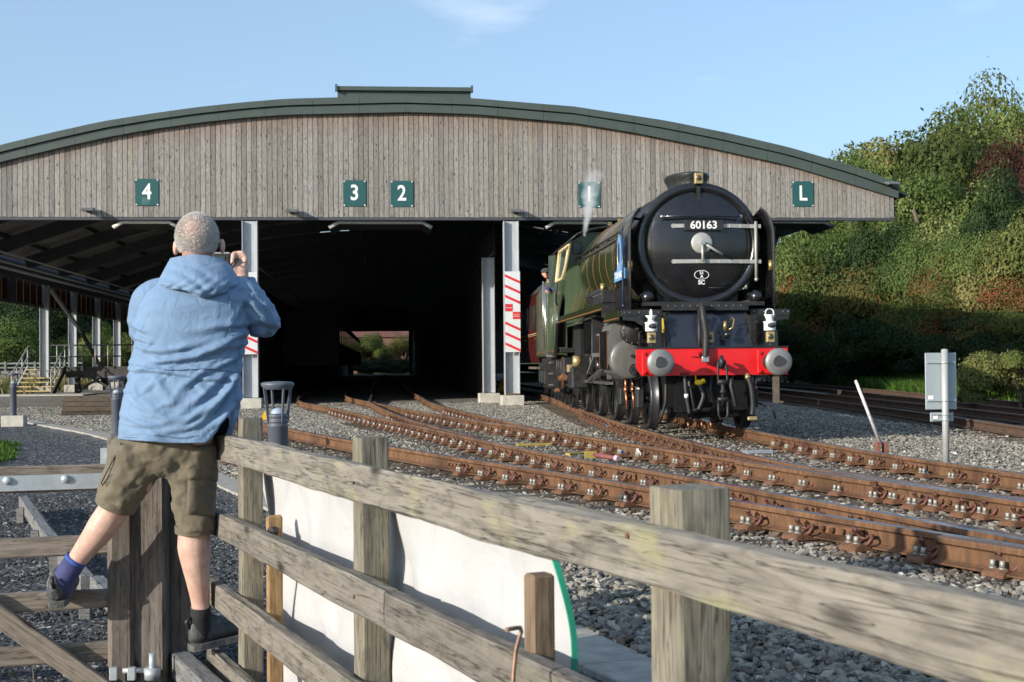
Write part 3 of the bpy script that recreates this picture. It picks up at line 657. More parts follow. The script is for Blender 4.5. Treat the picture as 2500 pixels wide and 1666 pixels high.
# ---- things fixed to the shed front
MGRN = M('sign_green', (.020, .085, .085), rough=.35, var=.06, sc=3); MWHT = M('white_paint', (.78, .77, .74), rough=.5, var=.05, sc=5)
MBLK = M('black_plastic', (.02, .02, .022), rough=.5, var=.2)
SGL = {'4': 'dark green number 4 sign, streaked below, at the far left of the plank front', '3': 'dark green number 3 sign over the shed mouth, left one of the close pair', '2': 'dark green number 2 sign over the shed mouth, right one of the close pair', 'I': 'dark green number 1 sign behind the plume of steam', 'L': 'dark green letter L sign at the right end of the plank front'}
for s, x0, x1, z0, z1 in (('4', -7.47, -6.77, 5.92, 6.73), ('3', -1.25, -.56, 5.91, 6.71), ('2', .19, .88, 5.90, 6.70), ('I', 5.99, 6.67, 5.89, 6.69), ('L', 12.79, 13.48, 5.93, 6.73)):
    cx, cz = (x0+x1)/2, (z0+z1)/2; nm = {'I': '1'}.get(s, s)
    g = thing('road_number_sign', SGL[s], 'sign', (cx, YF-.02, cz), group='track signs on the shed front')
    part('plate', MB().box((cx, YF-.022, cz), (x1-x0, .012, z1-z0), ch=.003), MGRN, g)
    text('lettering', s, .66 if s != 'I' else .66, MWHT, g, (cx, YF-.031, cz), ext=.002, bold=.012, sx=.85)
    if s == '4':
        for k_, (dx, w_, h_) in enumerate(((-.13, .02, .20), (-.09, .04, .22), (-.04, .02, .21), (0, .03, .22), (.04, .035, .17), (.08, .03, .15))): part('streak', MB().box((cx+dx, YF-.0295, cz-.16-h_/2), (w_, .002, h_)), M('faded_streak', (.075, .15, .155), rough=.5), g)
    for a in (-1, 1):
        for b in (-1, 1): part('screw', MB().cyl((cx+a*(x1-x0)*.45, YF-.036, cz+b*(z1-z0)*.46), (cx+a*(x1-x0)*.45, YF-.026, cz+b*(z1-z0)*.46), .022, n=8), MWHT, g)
for x, z, d in ((-8.82, 5.78, 'left of the number 4 sign'), (-2.8, 5.75, 'to the left of the number 3 sign'), (4.02, 5.76, 'above the right shed column'), (15.87, 6.62, 'at the right end of the roof verge')):
    g = thing('floodlight', 'small flat dark floodlight on the shed front '+d, 'floodlight', (x, YF-.05, z), group='floodlights along the shed front')
    yy = YF-.05 if z < 6 else YF-.3
    mb = MB(); mb.box((x, yy-.2, z), (.40, .34, .07), Matrix.Rotation(R(12), 3, 'X'), ch=.015); part('housing', mb, M('lamp_grey', (.13, .13, .14), rough=.5), g)
    part('bracket', MB().box((x, yy-.02, z-.02), (.14, .08, .1)), MBLK, g)
def warning_board(x, label, z0=1.42, z1=3.9):
    g = thing('warning_board', label, 'warning sign', (x, YF-.2, z0), group='striped boards on the shed columns')
    w = .47; H = z1-z0; y = YF-.155
    part('board', MB().box((x, y, (z0+z1)/2), (w, .012, H)), M('pale_board', (.60, .61, .62), rough=.5, var=.06), g)
    mred = M('warning_red', (.58, .025, .03), rough=.5, var=.08); yy = y-.010
    for k in range(8):
        zz = z1-.08-k*.315
        if k in (3, 4): continue
        if k == 3: zz -= .02
        if k > 4: zz = z0+H*.405-.06-(k-5)*.32
        part('stripe', MB().prism([(-w/2+.002, 0), (-w/2+.002, -.085), (w/2-.002, -.30), (w/2-.002, -.215)], (x, yy, zz), (1, 0, 0), (0, 0, 1), (0, .003, 0)), mred, g)
    zc = z0+H*.595
    for dx, dz, tx in ((-w/4, .005, 'Warning'), (w/4, -.235, 'Limited\nclearance')):
        q = part('panel', MB().box((x+dx, yy-.002, zc-.115+dz), (w/2-.006, .006, .225)), mred, g)
        text('lettering', tx, .052, MWHT, q, (x+dx, yy-.008, zc-.115+dz), ext=.001)
warning_board(3.9, 'red and white striped limited clearance board on the right shed column'); warning_board(-4.08, 'red and white striped clearance board on the column behind the photographer')
MTRGH = M('trough_black', (.012, .012, .012), rough=.9, var=.3)  # near black material of the trough boards
# smoke troughs hung behind the beam over each track
def smoke_trough(x, w, label, mat, z=5.44, yy=YF+.4, L=2.2, lip=True):
    g = thing('smoke_trough', label, 'smoke trough', (x, yy, z), group='smoke troughs over the shed tracks')
    a = w/2; s = .30; d = .17; prof = [(-a-s, -d), (-a, 0), (a, 0), (a+s, -d)]
    mb = MB(); 
    for (xa, za), (xb, zb) in zip(prof, prof[1:]):
        mb.prism([(xa, za), (xb, zb), (xb, zb+.04), (xa, za+.04)], (x, yy, z), (1, 0, 0), (0, 0, 1), (0, L, 0))
    part('trough', mb, MTRGH, g)
    if lip: part('rim', MB().tube([(x+p, yy-.06, z+q+.02) for p, q in prof], .062, 10), mat, g)
MRIM = M('pale_rim', (.62, .62, .58), rough=.6, var=.1)
smoke_trough(-7.2, 1.35, 'smoke trough with white rim over track 4', MRIM, yy=YF+.3)
smoke_trough(-.12, 2.55, 'wide grey smoke trough over tracks 3 and 2', MSTEEL, yy=YF+.35)
smoke_trough(6.1, 1.6, 'grey smoke trough above the steam locomotive', MSTEEL, yy=YF+.35)
smoke_trough(13.0, 1.75, 'dark smoke trough at the right over track L', MDARK, yy=YF+.2)
# platform with steps inside the left bay
MDECK = M('dark_deck', (.06, .058, .055), rough=.8, var=.3, sc=4); MTREAD = M('yellow_nosing', (.42, .33, .14), rough=.75, var=.2)
PL = thing('platform', 'raised dark timber platform with railings inside the left bay', 'platform', (-14.2, 69.5, -.235))
part('deck', MB().box((-13.6, 82, 1.0), (4.6, 25.4, .22)), MDECK, PL); part('fascia', MB().box((-13.6, 69.2, .72), (4.6, .1, .34)), MDECK, PL)
for x in (-15.4, -13.2, -11.6): part('support', MB().box((x, 69.6, .32), (.25, .25, 1.1)), MDECK, PL)
part('brace', MB().bar((-13.9, 69.4, .75), (-15.0, 69.4, .1), .1, .1), MDECK, PL); part('brace', MB().bar((-14.9, 69.3, .75), (-13.9, 69.3, .1), .12, .12), MDECK, PL)
MRAILG = M('grey_handrail', (.35, .35, .34), rough=.5, metal=.3, var=.1)
for z in (1.62, 2.18): part('handrail', MB().cyl((-17.0, 69.1, z), (-11.4, 69.1, z), .035, n=8), MBLK, PL)
for x in np.arange(-16.9, -11.4, .62): part('baluster', MB().cyl((x, 69.1, 1.1), (x, 69.1, 2.18), .03, n=8), MRAILG, PL)
ST = thing('platform_steps', 'flight of six steps with yellow nosings and twin handrails up to the platform', 'steps', (-16.7, 67.5, -.235))
for k in range(6): part('tread', MB().box((-16.75, 66.6+k*.42, -.04+k*.205), (1.75, .40, .06)), MTREAD, ST)
for x in (-17.65, -15.85):
    part('stringer', MB().bar((x, 66.3, -.22), (x, 69.0, 1.05), .08, .3), MDECK if x > -16 else MSTEEL, ST)
    for dz in (.5, 1.0): part('handrail', MB().tube([(x, 66.0, dz-.18), (x, 66.5, dz), (x, 69.0, dz+1.12), (x, 69.3, dz+1.15)], .036, 8), MRAILG, ST)
    for y in (66.1, 66.9, 67.9, 68.9): part('baluster', MB().cyl((x, y, -.2+max(0, (y-66.3)*.46)), (x, y, .85+max(0, (y-66.3)*.455)), .032, n=8), MRAILG, ST)
# stacked timber by the left column
SK = thing('timber_stack', 'low stack of old brown sleepers on the ballast behind the photographer', 'timber stack', (-7.6, 37.5, -.235))
for k in range(4):
    for j in range(2): beam('sleeper', (-8.6+.1*j, 37.0+.33*j+.06*k, -.17+.13*k), (-6.3+.15*k, 37.2+.33*j, -.17+.13*k), .26, .12, MSLP, SK)
tag(objm('apron', MB().box((-16.6, 65.4, -.2), (5.4, 3.0, .05)).mesh('apron', MBASE)), 'pale concrete apron at the foot of the platform steps', None, None, 'structure')
# ================================================================ locomotive, tender, coach
MBK = M('loco_black', (.011, .011, .0125), rough=.24, var=.4, sc=3, spec=.55, coat=.35, rv=.16)
MBKM = M('loco_dull_black', (.020, .020, .021), rough=.5, var=.45, sc=9, spec=.4)
MGR = M('loco_green', (.031, .043, .015), rough=.22, var=.10, sc=2, spec=.5, coat=.45, rv=.06)
MGR2 = M('cab_green', (.062, .09, .043), rough=.3, var=.08, sc=2, spec=.5, coat=.3, rv=.06)
MOR = M('lining_orange', (.26, .10, .035), rough=.4, var=.1)
MREDB = M('buffer_beam_red', (.62, .012, .015), rough=.35, var=.06, sc=2, spec=.5, coat=.2)
MBUF = M('bare_steel', (.22, .22, .215), rough=.45, metal=.4, var=.2, sc=7)
MCYL = M('grey_cylinder', (.15, .145, .135), rough=.45, metal=.35, var=.22, sc=6)
MGREASE = M('grease', (.035, .036, .038), rough=.6, var=.3, sc=20)
MCHR = M('polished_steel', (.62, .61, .58), rough=.25, metal=.9, var=.08)
MSIL = M('silver_paint', (.40, .395, .37), rough=.45, metal=.3, var=.12, sc=8)
MBRS = M('brass', (.50, .36, .13), rough=.35, metal=.8, var=.15, sc=12)
MBRB = M('brass_box', (.42, .33, .16), rough=.45, metal=.5, var=.15, sc=14)
MCOP = M('copper', (.45, .20, .10), rough=.4, metal=.8, var=.2)
MRUB = M('black_rubber', (.025, .024, .023), rough=.55, var=.3, sc=20)
MLMP = M('white_lamp', (.75, .75, .73), rough=.45, var=.08)
MLENS = M('lamp_glass', (.03, .03, .035), rough=.08, var=.1, spec=.8, coat=1.)
MCRM = M('cream_paint', (.62, .50, .27), rough=.45, var=.08)
MGLS = M('cab_glass', (.05, .07, .06), rough=.06, var=.2, spec=.9)
MIN2 = M('underbeam_shade_black', (.005, .005, .005), spec=.25, rough=.6, var=.4, sc=6)  # near black that puts the shade under the buffer beam into the colour
MIN = M('inside_black', (.006, .006, .006), rough=.9)
LY = R(1.4)
LO = thing('steam_locomotive', 'green steam locomotive with black smokebox and red buffer beam numbered 60163', 'locomotive', (4.92, 19.6, 0), -LY)
def lp(n, mb, m, par=None): return part(n, mb, m, par or LO, False)
Yv = Vector((0, 1, 0)); Zv = Vector((0, 0, 1)); Xv = Vector((1, 0, 0))
BZ = 2.925
def rivets(n, pts, r=.014, d=(0, -1, 0), par=None, m=None):
    mb = MB(); d = Vector(d)
    for p in pts: p = Vector(p); mb.cyl(p, p+d*.012, r, r*.6, n=7)
    return lp(n, mb, m or MBK, par)
# smokebox, boiler, firebox
sb = lp('smokebox', MB().lathe([(.78, .0), (.90, .0), (.925, .02), (.93, .06), (.93, .1), (.905, .12), (.905, 1.62), (.93, 1.63), (.93, 1.7)], (0, 1.45, BZ), Yv, 56), MBKM)
lp('front_ring', MB().lathe([(.795, .0), (.80, -.025), (.88, -.03), (.915, .0)], (0, 1.45, BZ), Yv, 56), MBK, sb)
dr = lp('smokebox_door', MB().lathe([(0, -.15), (.15, -.148), (.3, -.138), (.45, -.118), (.6, -.085), (.7, -.052), (.77, -.022), (.79, 0)], (0, 1.45, BZ), Yv, 56), MBK)
rivets('rivet', [(.90*math.cos(a), 1.45, BZ+.90*math.sin(a)) for a in np.arange(0, 6.28, .35)], .010, par=sb)
def dy(x, z): return 1.45-float(np.interp(math.hypot(x, z-BZ), [0, .15, .3, .45, .6, .7, .77, .79], [.15, .148, .138, .118, .085, .052, .022, 0]))
for z, nm in ((3.19, 0), (2.665, 1)):
    pts = [(-.39+1.31*k/8, dy(-.39+1.31*k/8, z)-.018 if -.39+1.31*k/8 < .7 else 1.40, z) for k in range(9)]
    mb = MB()
    for a, b in zip(pts, pts[1:]): mb.bar(a, b, .022, .058, ch=.004)
    mb.cyl((-.39, pts[0][1]-.011, z), (-.39, pts[0][1]+.011, z), .034, n=12)
    lp('door_strap', mb, MSIL, dr)
lp('hinge_post', MB().cyl((.84, 1.385, 2.42), (.84, 1.385, 3.26), .022, n=10).sphere((.84, 1.385, 2.40), .03, 8, 6), MSIL, dr)
y0 = dy(0, BZ)
lp('dart_disc', MB().lathe([(0, -.03), (.14, -.03), (.155, -.02), (.155, .02)], (.02, y0, BZ+.01), Yv, 28), MSIL, dr)
lp('dart_handle', MB().cyl((.02, y0-.06, BZ+.01), (.02, y0-.075, BZ-.27), .018, .022, n=10), MSIL, dr)
lp('dart_handle', MB().cyl((.02, y0-.09, BZ+.01), (.31, y0-.09, BZ-.17), .017, .02, n=10), MSIL, dr); lp('dart_boss', MB().cyl((.02, y0-.13, BZ+.01), (.02, y0, BZ+.01), .032, n=12), MCHR, dr)
lp('door_handrail', MB().tube([(-.56, 1.34, 3.325), (-.56, 1.28, 3.325), (0, 1.22, 3.335), (.6, 1.28, 3.325), (.6, 1.34, 3.325)], .016, 8), MBK, dr)
for x in (-.56, .6): lp('handrail_knob', MB().sphere((x, 1.29, 3.325), .027, 10, 8), MCHR, dr)
npl = lp('number_plate', MB().box((.045, 1.265, 3.195), (.575, .016, .155), ch=.004), MBKM, dr)
text('lettering', '60163', .158, MLMP, npl, (.045, 1.255, 3.193), ext=.002, bold=.0035, sx=1.02, world=False)
text('lettering', '51\nA', .062, MLMP, dr, (.02, dy(0, 2.46)-.012, 2.468), ext=.001, bold=.002, world=False, line=.85)
text('lettering', 'SC', .085, MLMP, dr, (.02, dy(0, 2.36)-.012, 2.355), ext=.001, bold=.003, world=False)
lp('shed_plate_ring', MB().tube([(.02+.105*math.cos(a), dy(0, 2.46)-.008, 2.468+.066*math.sin(a)) for a in np.arange(0, 6.28, .26)], .005, 6, closed=True), MLMP, dr)
lp('lamp_iron', MB().box((.0, 1.40, 3.66), (.05, .03, .24)).box((-.02, 1.36, 3.45), (.014, .02, .22)), MBKM, dr)
lp('door_step', MB().tube([(.13, 1.36, 2.28), (.16, 1.31, 2.275), (.36, 1.33, 2.275), (.38, 1.38, 2.29)], .011, 7), MBKM, dr)
lp('grab_knob', MB().sphere((-.72, 1.42, 2.93), .02, 8, 6), MCHR, dr)
# chimney (double, long oval)
def oval(secs, y, n=36):
    mb = MB(); vs = []
    for z, rx_, ry_ in secs: vs += [(rx_*math.cos(2*math.pi*k/n), y+ry_*math.sin(2*math.pi*k/n), z) for k in range(n)]
    mb.add(vs, [(j*n+k, j*n+(k+1) % n, (j+1)*n+(k+1) % n, (j+1)*n+k) for j in range(len(secs)-1) for k in range(n)], True); return mb
lp('chimney', oval([(3.60, .46, .75), (3.74, .37, .66), (3.86, .315, .60), (3.96, .30, .585), (4.03, .325, .61), (4.085, .36, .645), (4.12, .355, .64), (4.13, .32, .60), (4.0, .28, .56)], 2.35), MBKM)
def marker(x, y, z, par, s=1.):
    b = lp('marker_light', MB().box((x, y, z), (.125*s, .09*s, .165*s), ch=.008), MBRB, par)
    lp('lens', MB().lathe([(0, -.02), (.025, -.015), (.036, 0), (.036, .02)], (x, y-.05*s, z+.005), Yv, 16), MLENS, b); lp('bezel', MB().tube([(x+.043*math.cos(a), y-.048*s, z+.005+.043*math.sin(a)) for a in np.arange(0, 6.28, .4)], .007, 6, closed=True), MBRS, b); return b
marker(.0, 1.38, 3.965, None, 1.05); lp('marker_bracket', MB().box((0, 1.5, 3.86), (.16, .14, .10)).tube([(-.07, 1.48, 4.02), (-.16, 1.55, 3.98), (-.2, 1.6, 3.8), (-.42, 1.62, 3.75)], .01, 6), MBKM)
bo = lp('boiler', MB().lathe([(.93, 0), (.935, .02), (.965, 3.0), (.985, 5.2)], (0, 3.15, BZ), Yv, 56), MGR)
for y in (3.2, 3.95, 4.75, 5.55, 6.4, 7.25):
    r = .93+.0105*(y-3.15)+.004; lp('boiler_band', MB().lathe([(r, 0), (r+.003, .004), (r+.003, .016), (r, .02)], (0, y-.03, BZ), Yv, 56).lathe([(r, .04), (r+.003, .044), (r+.003, .052), (r, .056)], (0, y-.03, BZ), Yv, 56), MOR, bo)
    lp('cleading_strip', MB().lathe([(r, 0), (r+.006, .003), (r+.006, .022), (r, .025)], (0, y-.02, BZ), Yv, 56), MBK, bo)
def fb_sec(y, s): 
    P = [(1.18, 2.02)]+[(1.0*math.cos(a)*s, BZ+1.0*math.sin(a)*s) for a in np.linspace(-.25, math.pi+.25, 25)]+[(-1.18, 2.02)]
    return [(x, y, z) for x, z in P]
mb = MB(); n = 27; vs = fb_sec(7.3, .985)+fb_sec(9.9, 1.02); mb.add(vs, [(k, k+1, n+k+1, n+k) for k in range(n-1)], True); mb.add(fb_sec(7.29, .985), [list(range(n))]); lp('firebox', mb, MGR)
for y in (7.4, 8.6, 9.3): 
    P = fb_sec(y, 1.004); lp('firebox_band', MB().tube([P[k] for k in range(n)], .005, 5), MOR)
lp('dome', oval([(3.75, .5, .95), (3.9, .42, .8), (4.0, .28, .55), (4.03, .05, .2)], 5.9, 24), MGR)
lp('safety_valve', MB().cyl((-.22, 8.2, 3.85), (-.22, 8.2, 4.06), .06, n=12).cyl((.22, 8.2, 3.85), (.22, 8.2, 4.06), .06, n=12).cyl((-.3, 9.2, 3.8), (-.3, 9.2, 4.1), .035, .045, n=10), MBRS)
for x in (-1, 1): lp('boiler_handrail', MB().tube([(x*.90, 2.9, 3.30), (x*.99, 3.3, 3.30), (x*1.03, 9.3, 3.33)], .018, 8), MBKM)
for x in (-1, 1): lp('blower_pipe', MB().tube([(x*.88, 1.9, 3.2), (x*.99, 3.3, 3.19), (x*1.03, 9.3, 3.2)], .028, 8), MBKM)
for y in (3.4, 4.8, 6.2, 7.6, 9.0): lp('handrail_stanchion', MB().cyl((-.9, y, 3.3), (-1.02, y, 3.315), .02, n=8), MBKM)
# smoke deflectors with name plate
for sg in (-1, 1):
    zs = [1.86, 2.4, 2.9, 3.12, 3.24, 3.33, 3.40, 3.46, 3.49]; xs_ = [1.14, 1.14, 1.14, 1.135, 1.115, 1.085, 1.045, .99, .95]
    mb = MB(); vs = []; ny_ = 8
    for z, x in zip(zs, xs_):
        for k in range(ny_+1):
            f = k/ny_; yy = 1.16+1.72*f; zz = 1.86+(z-1.86)*(1-.17*f*max(0, (z-2.6)/.9))
            if k == 0 and z > 3.2: yy += (z-3.2)*.35
            vs.append((sg*x, yy, zz))
    n1 = ny_+1; mb.add(vs, [(j*n1+k, j*n1+k+1, (j+1)*n1+k+1, (j+1)*n1+k) for j in range(len(zs)-1) for k in range(ny_)], True)
    d = lp('smoke_deflector', mb, MBK); sd = d.modifiers.new('thick', 'SOLIDIFY'); sd.thickness = .016; sd.offset = 0
    lp('beading', MB().tube([(sg*x, 1.155+(max(0, z-3.2)*.35), z) for z, x in zip(zs, xs_)], .014, 7), MBKM, d)
    lp('deflector_handrail', MB().tube([(sg*1.21, 1.45, 1.95), (sg*1.22, 1.45, 3.18)], .017, 8).sphere((sg*1.21, 1.45, 1.96), .026, 8, 6).sphere((sg*1.22, 1.45, 3.18), .026, 8, 6), M('blue_black_rail', (.03, .05, .09), rough=.3), d)
    lp('deflector_stay', MB().cyl((sg*.8, 1.5, 3.33), (sg*1.04, 1.55, 3.35), .022, n=8).cyl((sg*.7, 1.5, 2.0), (sg*1.1, 1.5, 2.05), .03, n=8), MBKM, d)
    MNB = M('name_blue', (.14, .33, .62), rough=.4, var=.08); MRND = M('roundel_navy', (.02, .03, .07), rough=.4)
    y0_ = 2.12
    pl = lp('name_plate', MB().prism([(-.56, 0), (.56, 0), (.56, .17), (-.56, .17)], (sg*1.158, y0_, 2.40), (0, 1, 0), (0, 0, 1), (sg*.012, 0, 0)), MNB, d)
    lp('crest', MB().prism([(.17*math.cos(a), .36+.27*math.sin(a)*1.25) for a in np.arange(0, 6.28, .25)]+[], (sg*1.158, y0_, 2.45), (0, 1, 0), (0, 0, 1), (sg*.014, 0, 0)).prism([(-.3, .12), (.3, .12), (.13, .3), (-.13, .3)], (sg*1.158, y0_, 2.44), (0, 1, 0), (0, 0, 1), (sg*.012, 0, 0)), MNB, d)
    lp('crest_centre', MB().prism([(.085*math.cos(a), .40+.17*math.sin(a)) for a in np.arange(0, 6.28, .3)], (sg*1.158, y0_, 2.45), (0, 1, 0), (0, 0, 1), (sg*.02, 0, 0)), MRND, d)
    lp('crest_rim', MB().tube([(sg*1.165, y0_-.0+.19*math.cos(a), 2.81+.355*math.sin(a)) for a in np.arange(-1.5, 1.6, .2)], .012, 6), MBRS, d)
    text('lettering', 'TORNADO', .15, MLMP, pl, (sg*1.173, y0_, 2.485), rot=(R(90), 0, R(-90) if sg < 0 else R(90)), ext=.002, bold=.002, sx=1.25, world=False)
    lp('brass_lamp', MB().cyl((sg*1.12, 1.28, 2.5), (sg*1.12, 1.28, 2.66), .04, n=12), MBRS, d)
# front end: buffer beam, buffers, apron, running plate
bb = lp('buffer_beam', MB().prism([(-1.16, .98), (-1.08, .86), (1.17, .86), (1.17, 1.27), (-1.16, 1.27)], (0, .55, 0), (1, 0, 0), (0, 0, 1), (0, .05, 0)), MREDB)
lp('beam_lip', MB().box((0, .56, 1.283), (2.36, .07, .02)), MBK, bb)
for sg in (-1, 1):
    x = sg*.885; b = lp('buffer', MB().lathe([(0, -.035), (.06, -.033), (.13, -.022), (.185, -.006), (.202, .010), (.203, .026), (.19, .034), (.05, .04), (.05, .2)], (x, .0, 1.055), Yv, 40), MBUF)
    gp = [(.088*(1+.10*math.sin(2*a+sg)+.06*math.cos(5*a))*math.cos(a), .082*(1+.12*math.cos(3*a+.5))*math.sin(a)) for a in np.arange(0, 6.28, .22)]
    lp('grease_patch', MB().prism(gp, (x, -.0385, 1.06), (1, 0, 0), (0, 0, 1), (0, .02, 0)), MGREASE, b)
    lp('buffer_shank', MB().lathe([(.075, .12), (.075, .28), (.10, .30), (.115, .5), (.12, .55)], (x, 0, 1.055), Yv, 20), MBKM, b)
    lp('buffer_flange', MB().box((x, .535, 1.055), (.38, .03, .36), ch=.01), MREDB, b)
    for a in (-1, 1):
        for c in (-1, 1): lp('flange_bolt', MB().cyl((x+a*.155, .49, 1.055+c*.14), (x+a*.155, .53, 1.055+c*.14), .024, n=6), MREDB, b)
MAPR = M('apron_blue_black', (.018, .021, .032), rough=.22, var=.2, sc=2, coat=.4, rv=.05)
ap = lp('apron', MB().prism([(-.60, 0), (.64, 0), (.60, .60), (-.63, .60)], (0, .70, 1.285), (1, 0, 0), (0, .32, .94), (0, .02, 0)), MAPR)
lp('apron_panel', MB().prism([(.61, 0), (.66, 0), (.62, .58), (.57, .58)], (0, .685, 1.285), (1, 0, 0), (0, .32, .94), (0, .02, 0)).prism([(-.66, 0), (-.61, 0), (-.64, .58), (-.69, .58)], (0, .685, 1.285), (1, 0, 0), (0, .32, .94), (0, .02, 0)), MBKM, ap)
rb = lp('apron_flange', MB().box((-.02, .93, 1.91), (1.30, .30, .11)), MBKM); rivets('rivet', [(x, .78, 1.925) for x in np.arange(-.62, .6, .113)], .013, par=rb, m=MBUF)
lp('saddle', MB().prism([(-.62, 1.9), (.62, 1.9), (.7, 2.5), (-.7, 2.5)], (0, 1.55, 0), (1, 0, 0), (0, 0, 1), (0, 1.4, 0)), MBKM)
lp('saddle_front', MB().box((0, 1.3, 1.97), (1.9, .5, .06)), MBKM)
for sg in (-1, 1):
    fpl = lp('front_plate', MB().prism([(sg*.62, 1.27), (sg*.62, 1.79), (sg*1.3, 1.79), (sg*1.3, 1.72), (sg*1.12, 1.70), (sg*.99, 1.62), (sg*.92, 1.48), (sg*.90, 1.27)], (0, .93, 0), (1, 0, 0), (0, 0, 1), (0, .03, 0)), MBK)
    lp('frame_side', MB().box((sg*.64, 1.2, 1.52), (.05, .9, .5)), MBKM, fpl)
    ft = lp('foot_framing', MB().box((sg*1.0, 1.85, 1.83), (.62, 1.9, .09)), MBKM); rivets('rivet', [(sg*x, .895, 1.835) for x in (.75, .9, 1.05, 1.2, 1.28)], .013, par=ft, m=MBUF)
    lp('running_plate', MB().box((sg*1.15, 6.35, 2.06), (.44, 7.1, .035)).box((sg*1.15, 2.83, 1.95), (.44, .05, .25)), MBKM)
    va = lp('valance', MB().box((sg*1.365, 6.35, 2.005), (.02, 7.1, .14)).box((sg*1.33, 2.0, 1.80), (.02, 1.7, .16)), MGR); lp('valance_lining', MB().box((sg*1.378, 6.35, 1.965), (.006, 7.0, .018)).box((sg*1.343, 2.0, 1.755), (.006, 1.6, .016)), MOR, va)
    lp('side_box', MB().box((sg*1.2, 3.35, 2.18), (.34, 1.15, .22), ch=.01), MBKM); rivets('rivet', [(sg*1.372, 2.85+k*.3, 2.22) for k in range(4)], .016, (sg, 0, 0), m=MBUF)
    for k, yy in enumerate((4.3, 4.8, 5.3)): lp('lubricator', MB().box((sg*1.14, yy, 2.24), (.26, .32, .30), Matrix.Rotation(sg*R(32), 3, 'Y'), ch=.02), MBKM)
    lp('oil_cup', MB().cyl((sg*1.2, 3.9, 2.3), (sg*1.2, 3.9, 2.46), .045, n=10), MBRS)
    # guard irons, lamp posts
    lp('guard_iron', MB().tube([(sg*.66, .80, .86), (sg*.66, .85, .45), (sg*.70, .9, .28), (sg*.76, .92, .13)], .025, 6), MBKM)
    lp('side_sphere', MB().sphere((sg*.86, 1.22, 2.08), .105, 20, 14).cyl((sg*.86, 1.22, 2.08), (sg*.86, 1.6, 2.08), .085, n=14), MBK)
    marker(sg*.885+.03*sg, .60, 1.435, None)
    lp('lamp_stem', MB().cyl((sg*.915, .6, 1.27), (sg*.915, .6, 1.36), .016, n=8), MBKM)
marker(-.02, .62, 1.435, None)
# two white oil lamps standing on the markers' brackets
for sg, dsc in ((-1, 'by the cylinder'), (1, 'at the outer end of the beam')):
    x = sg*.915; w0 = LO.matrix_basis @ Vector((x, .62, 1.53))
    lm = thing('white_lamp', 'white oil head lamp with one round lens '+dsc, 'lamp', w0, -LY, group='white lamps above the red buffer beam')
    lm.scale = (1., 1., .58)
    P_ = lambda n, mb, m, par=None: part(n, mb, m, par or lm, False)
    P_('body', MB().lathe([(0, .0), (.085, 0), (.09, .02), (.09, .20), (.098, .22), (.10, .235), (.075, .25), (.05, .26)], (0, 0, 0), Zv, 24), MLMP)
    P_('chimney', MB().lathe([(.05, .255), (.05, .31), (.04, .33), (.085, .40), (.09, .42), (.02, .43), (0, .43)], (0, 0, 0), Zv, 18), MLMP)
    P_('lens', MB().lathe([(0, -.03), (.03, -.026), (.05, -.01), (.055, .02), (.055, .05)], (.01, -.085, .135), Yv, 20), MLENS)
    P_('lens_rim', MB().tube([(.01+.058*math.cos(a), -.085, .135+.058*math.sin(a)) for a in np.arange(0, 6.28, .4)], .009, 6, closed=True), MBKM)
    P_('bail', MB().tube([(0, sgn*.05, .30+.0) for sgn in (-1,)]+[(0, -.07, .42), (0, -.055, .54), (0, 0, .58), (0, .055, .54), (0, .07, .42), (0, .05, .30)], .011, 7) if sg < 0 else MB().tube([(-.05, 0, .30), (-.065, 0, .42), (-.06, 0, .52), (-.03, 0, .575), (.03, 0, .575), (.06, 0, .52), (.065, 0, .42), (.05, 0, .30)], .011, 7), MLMP)
# hoses, coupling
def hose(pts, r, m=MRUB, ribs=True, n='hose'):
    p = smooth_path(pts, .02); h = lp(n, MB().tube(p, r, 10), m)
    if ribs: 
        for q, tg in along(p, .05, .028): pass
    return h
hz = [(-.13, .70, 1.93), (-.13, .60, 1.90), (-.13, .52, 1.75), (-.10, .49, 1.5), (-.11, .47, 1.25), (-.125, .45, 1.12)]
h = hose(hz, .048); mb = MB()
for q, tg in along(smooth_path(hz, .02), .12, .022): mb.cyl(q-tg*.004, q+tg*.004, .0515, n=10)
lp('hose_coil', mb, MRUB, h); lp('hose_pipe', MB().cyl((-.165, .66, 1.0), (-.165, .66, 1.85), .028, n=10), MBKM, h)
lp('hose_clamp', MB().box((-.125, .45, 1.10), (.11, .08, .09), ch=.01).cyl((-.18, .43, 1.14), (-.07, .43, 1.06), .018, n=8), MCHR, h)
lp('bracket', MB().box((-.27, .53, 1.18), (.12, .05, .07)), MREDB)
lp('bogie_frame', MB().box((0, 1.9, .62), (1.28, 2.2, .5)).box((0, .80, .62), (1.0, .08, .36)).box((-.45, .72, .5), (.2, .2, .4)).box((.45, .75, .55), (.22, .2, .45)).cyl((-.5, .7, .33), (.5, .7, .33), .04, n=8), MIN2)  # bogie frame plus dark filler blocks standing in for shade under the beam
for x_, z_, r_p in ((-.3, .74, .03), (.02, .62, .025), (.34, .70, .03)): lp('brake_pipe', MB().tube([(x_, .7, .86), (x_-.03, .66, z_), (x_+.04, .66, .4), (x_+.02, .8, .25)], r_p, 8), MRUB)
hk = lp('coupling_hook', MB().tube([(.09, .55, 1.02), (.09, .40, 1.02), (.09, .30, 1.0), (.09, .26, 1.06), (.09, .31, 1.13), (.09, .37, 1.12)], [.055, .05, .045, .04, .035, .02], 10), MBKM)
lp('coupling_link', MB().tube([(.04, .30, 1.08), (.03, .28, .95), (.03, .28, .80), (.05, .28, .73), (.15, .28, .73), (.17, .28, .80), (.16, .28, .95), (.14, .30, 1.08)], .018, 8, closed=True), MBKM, hk)
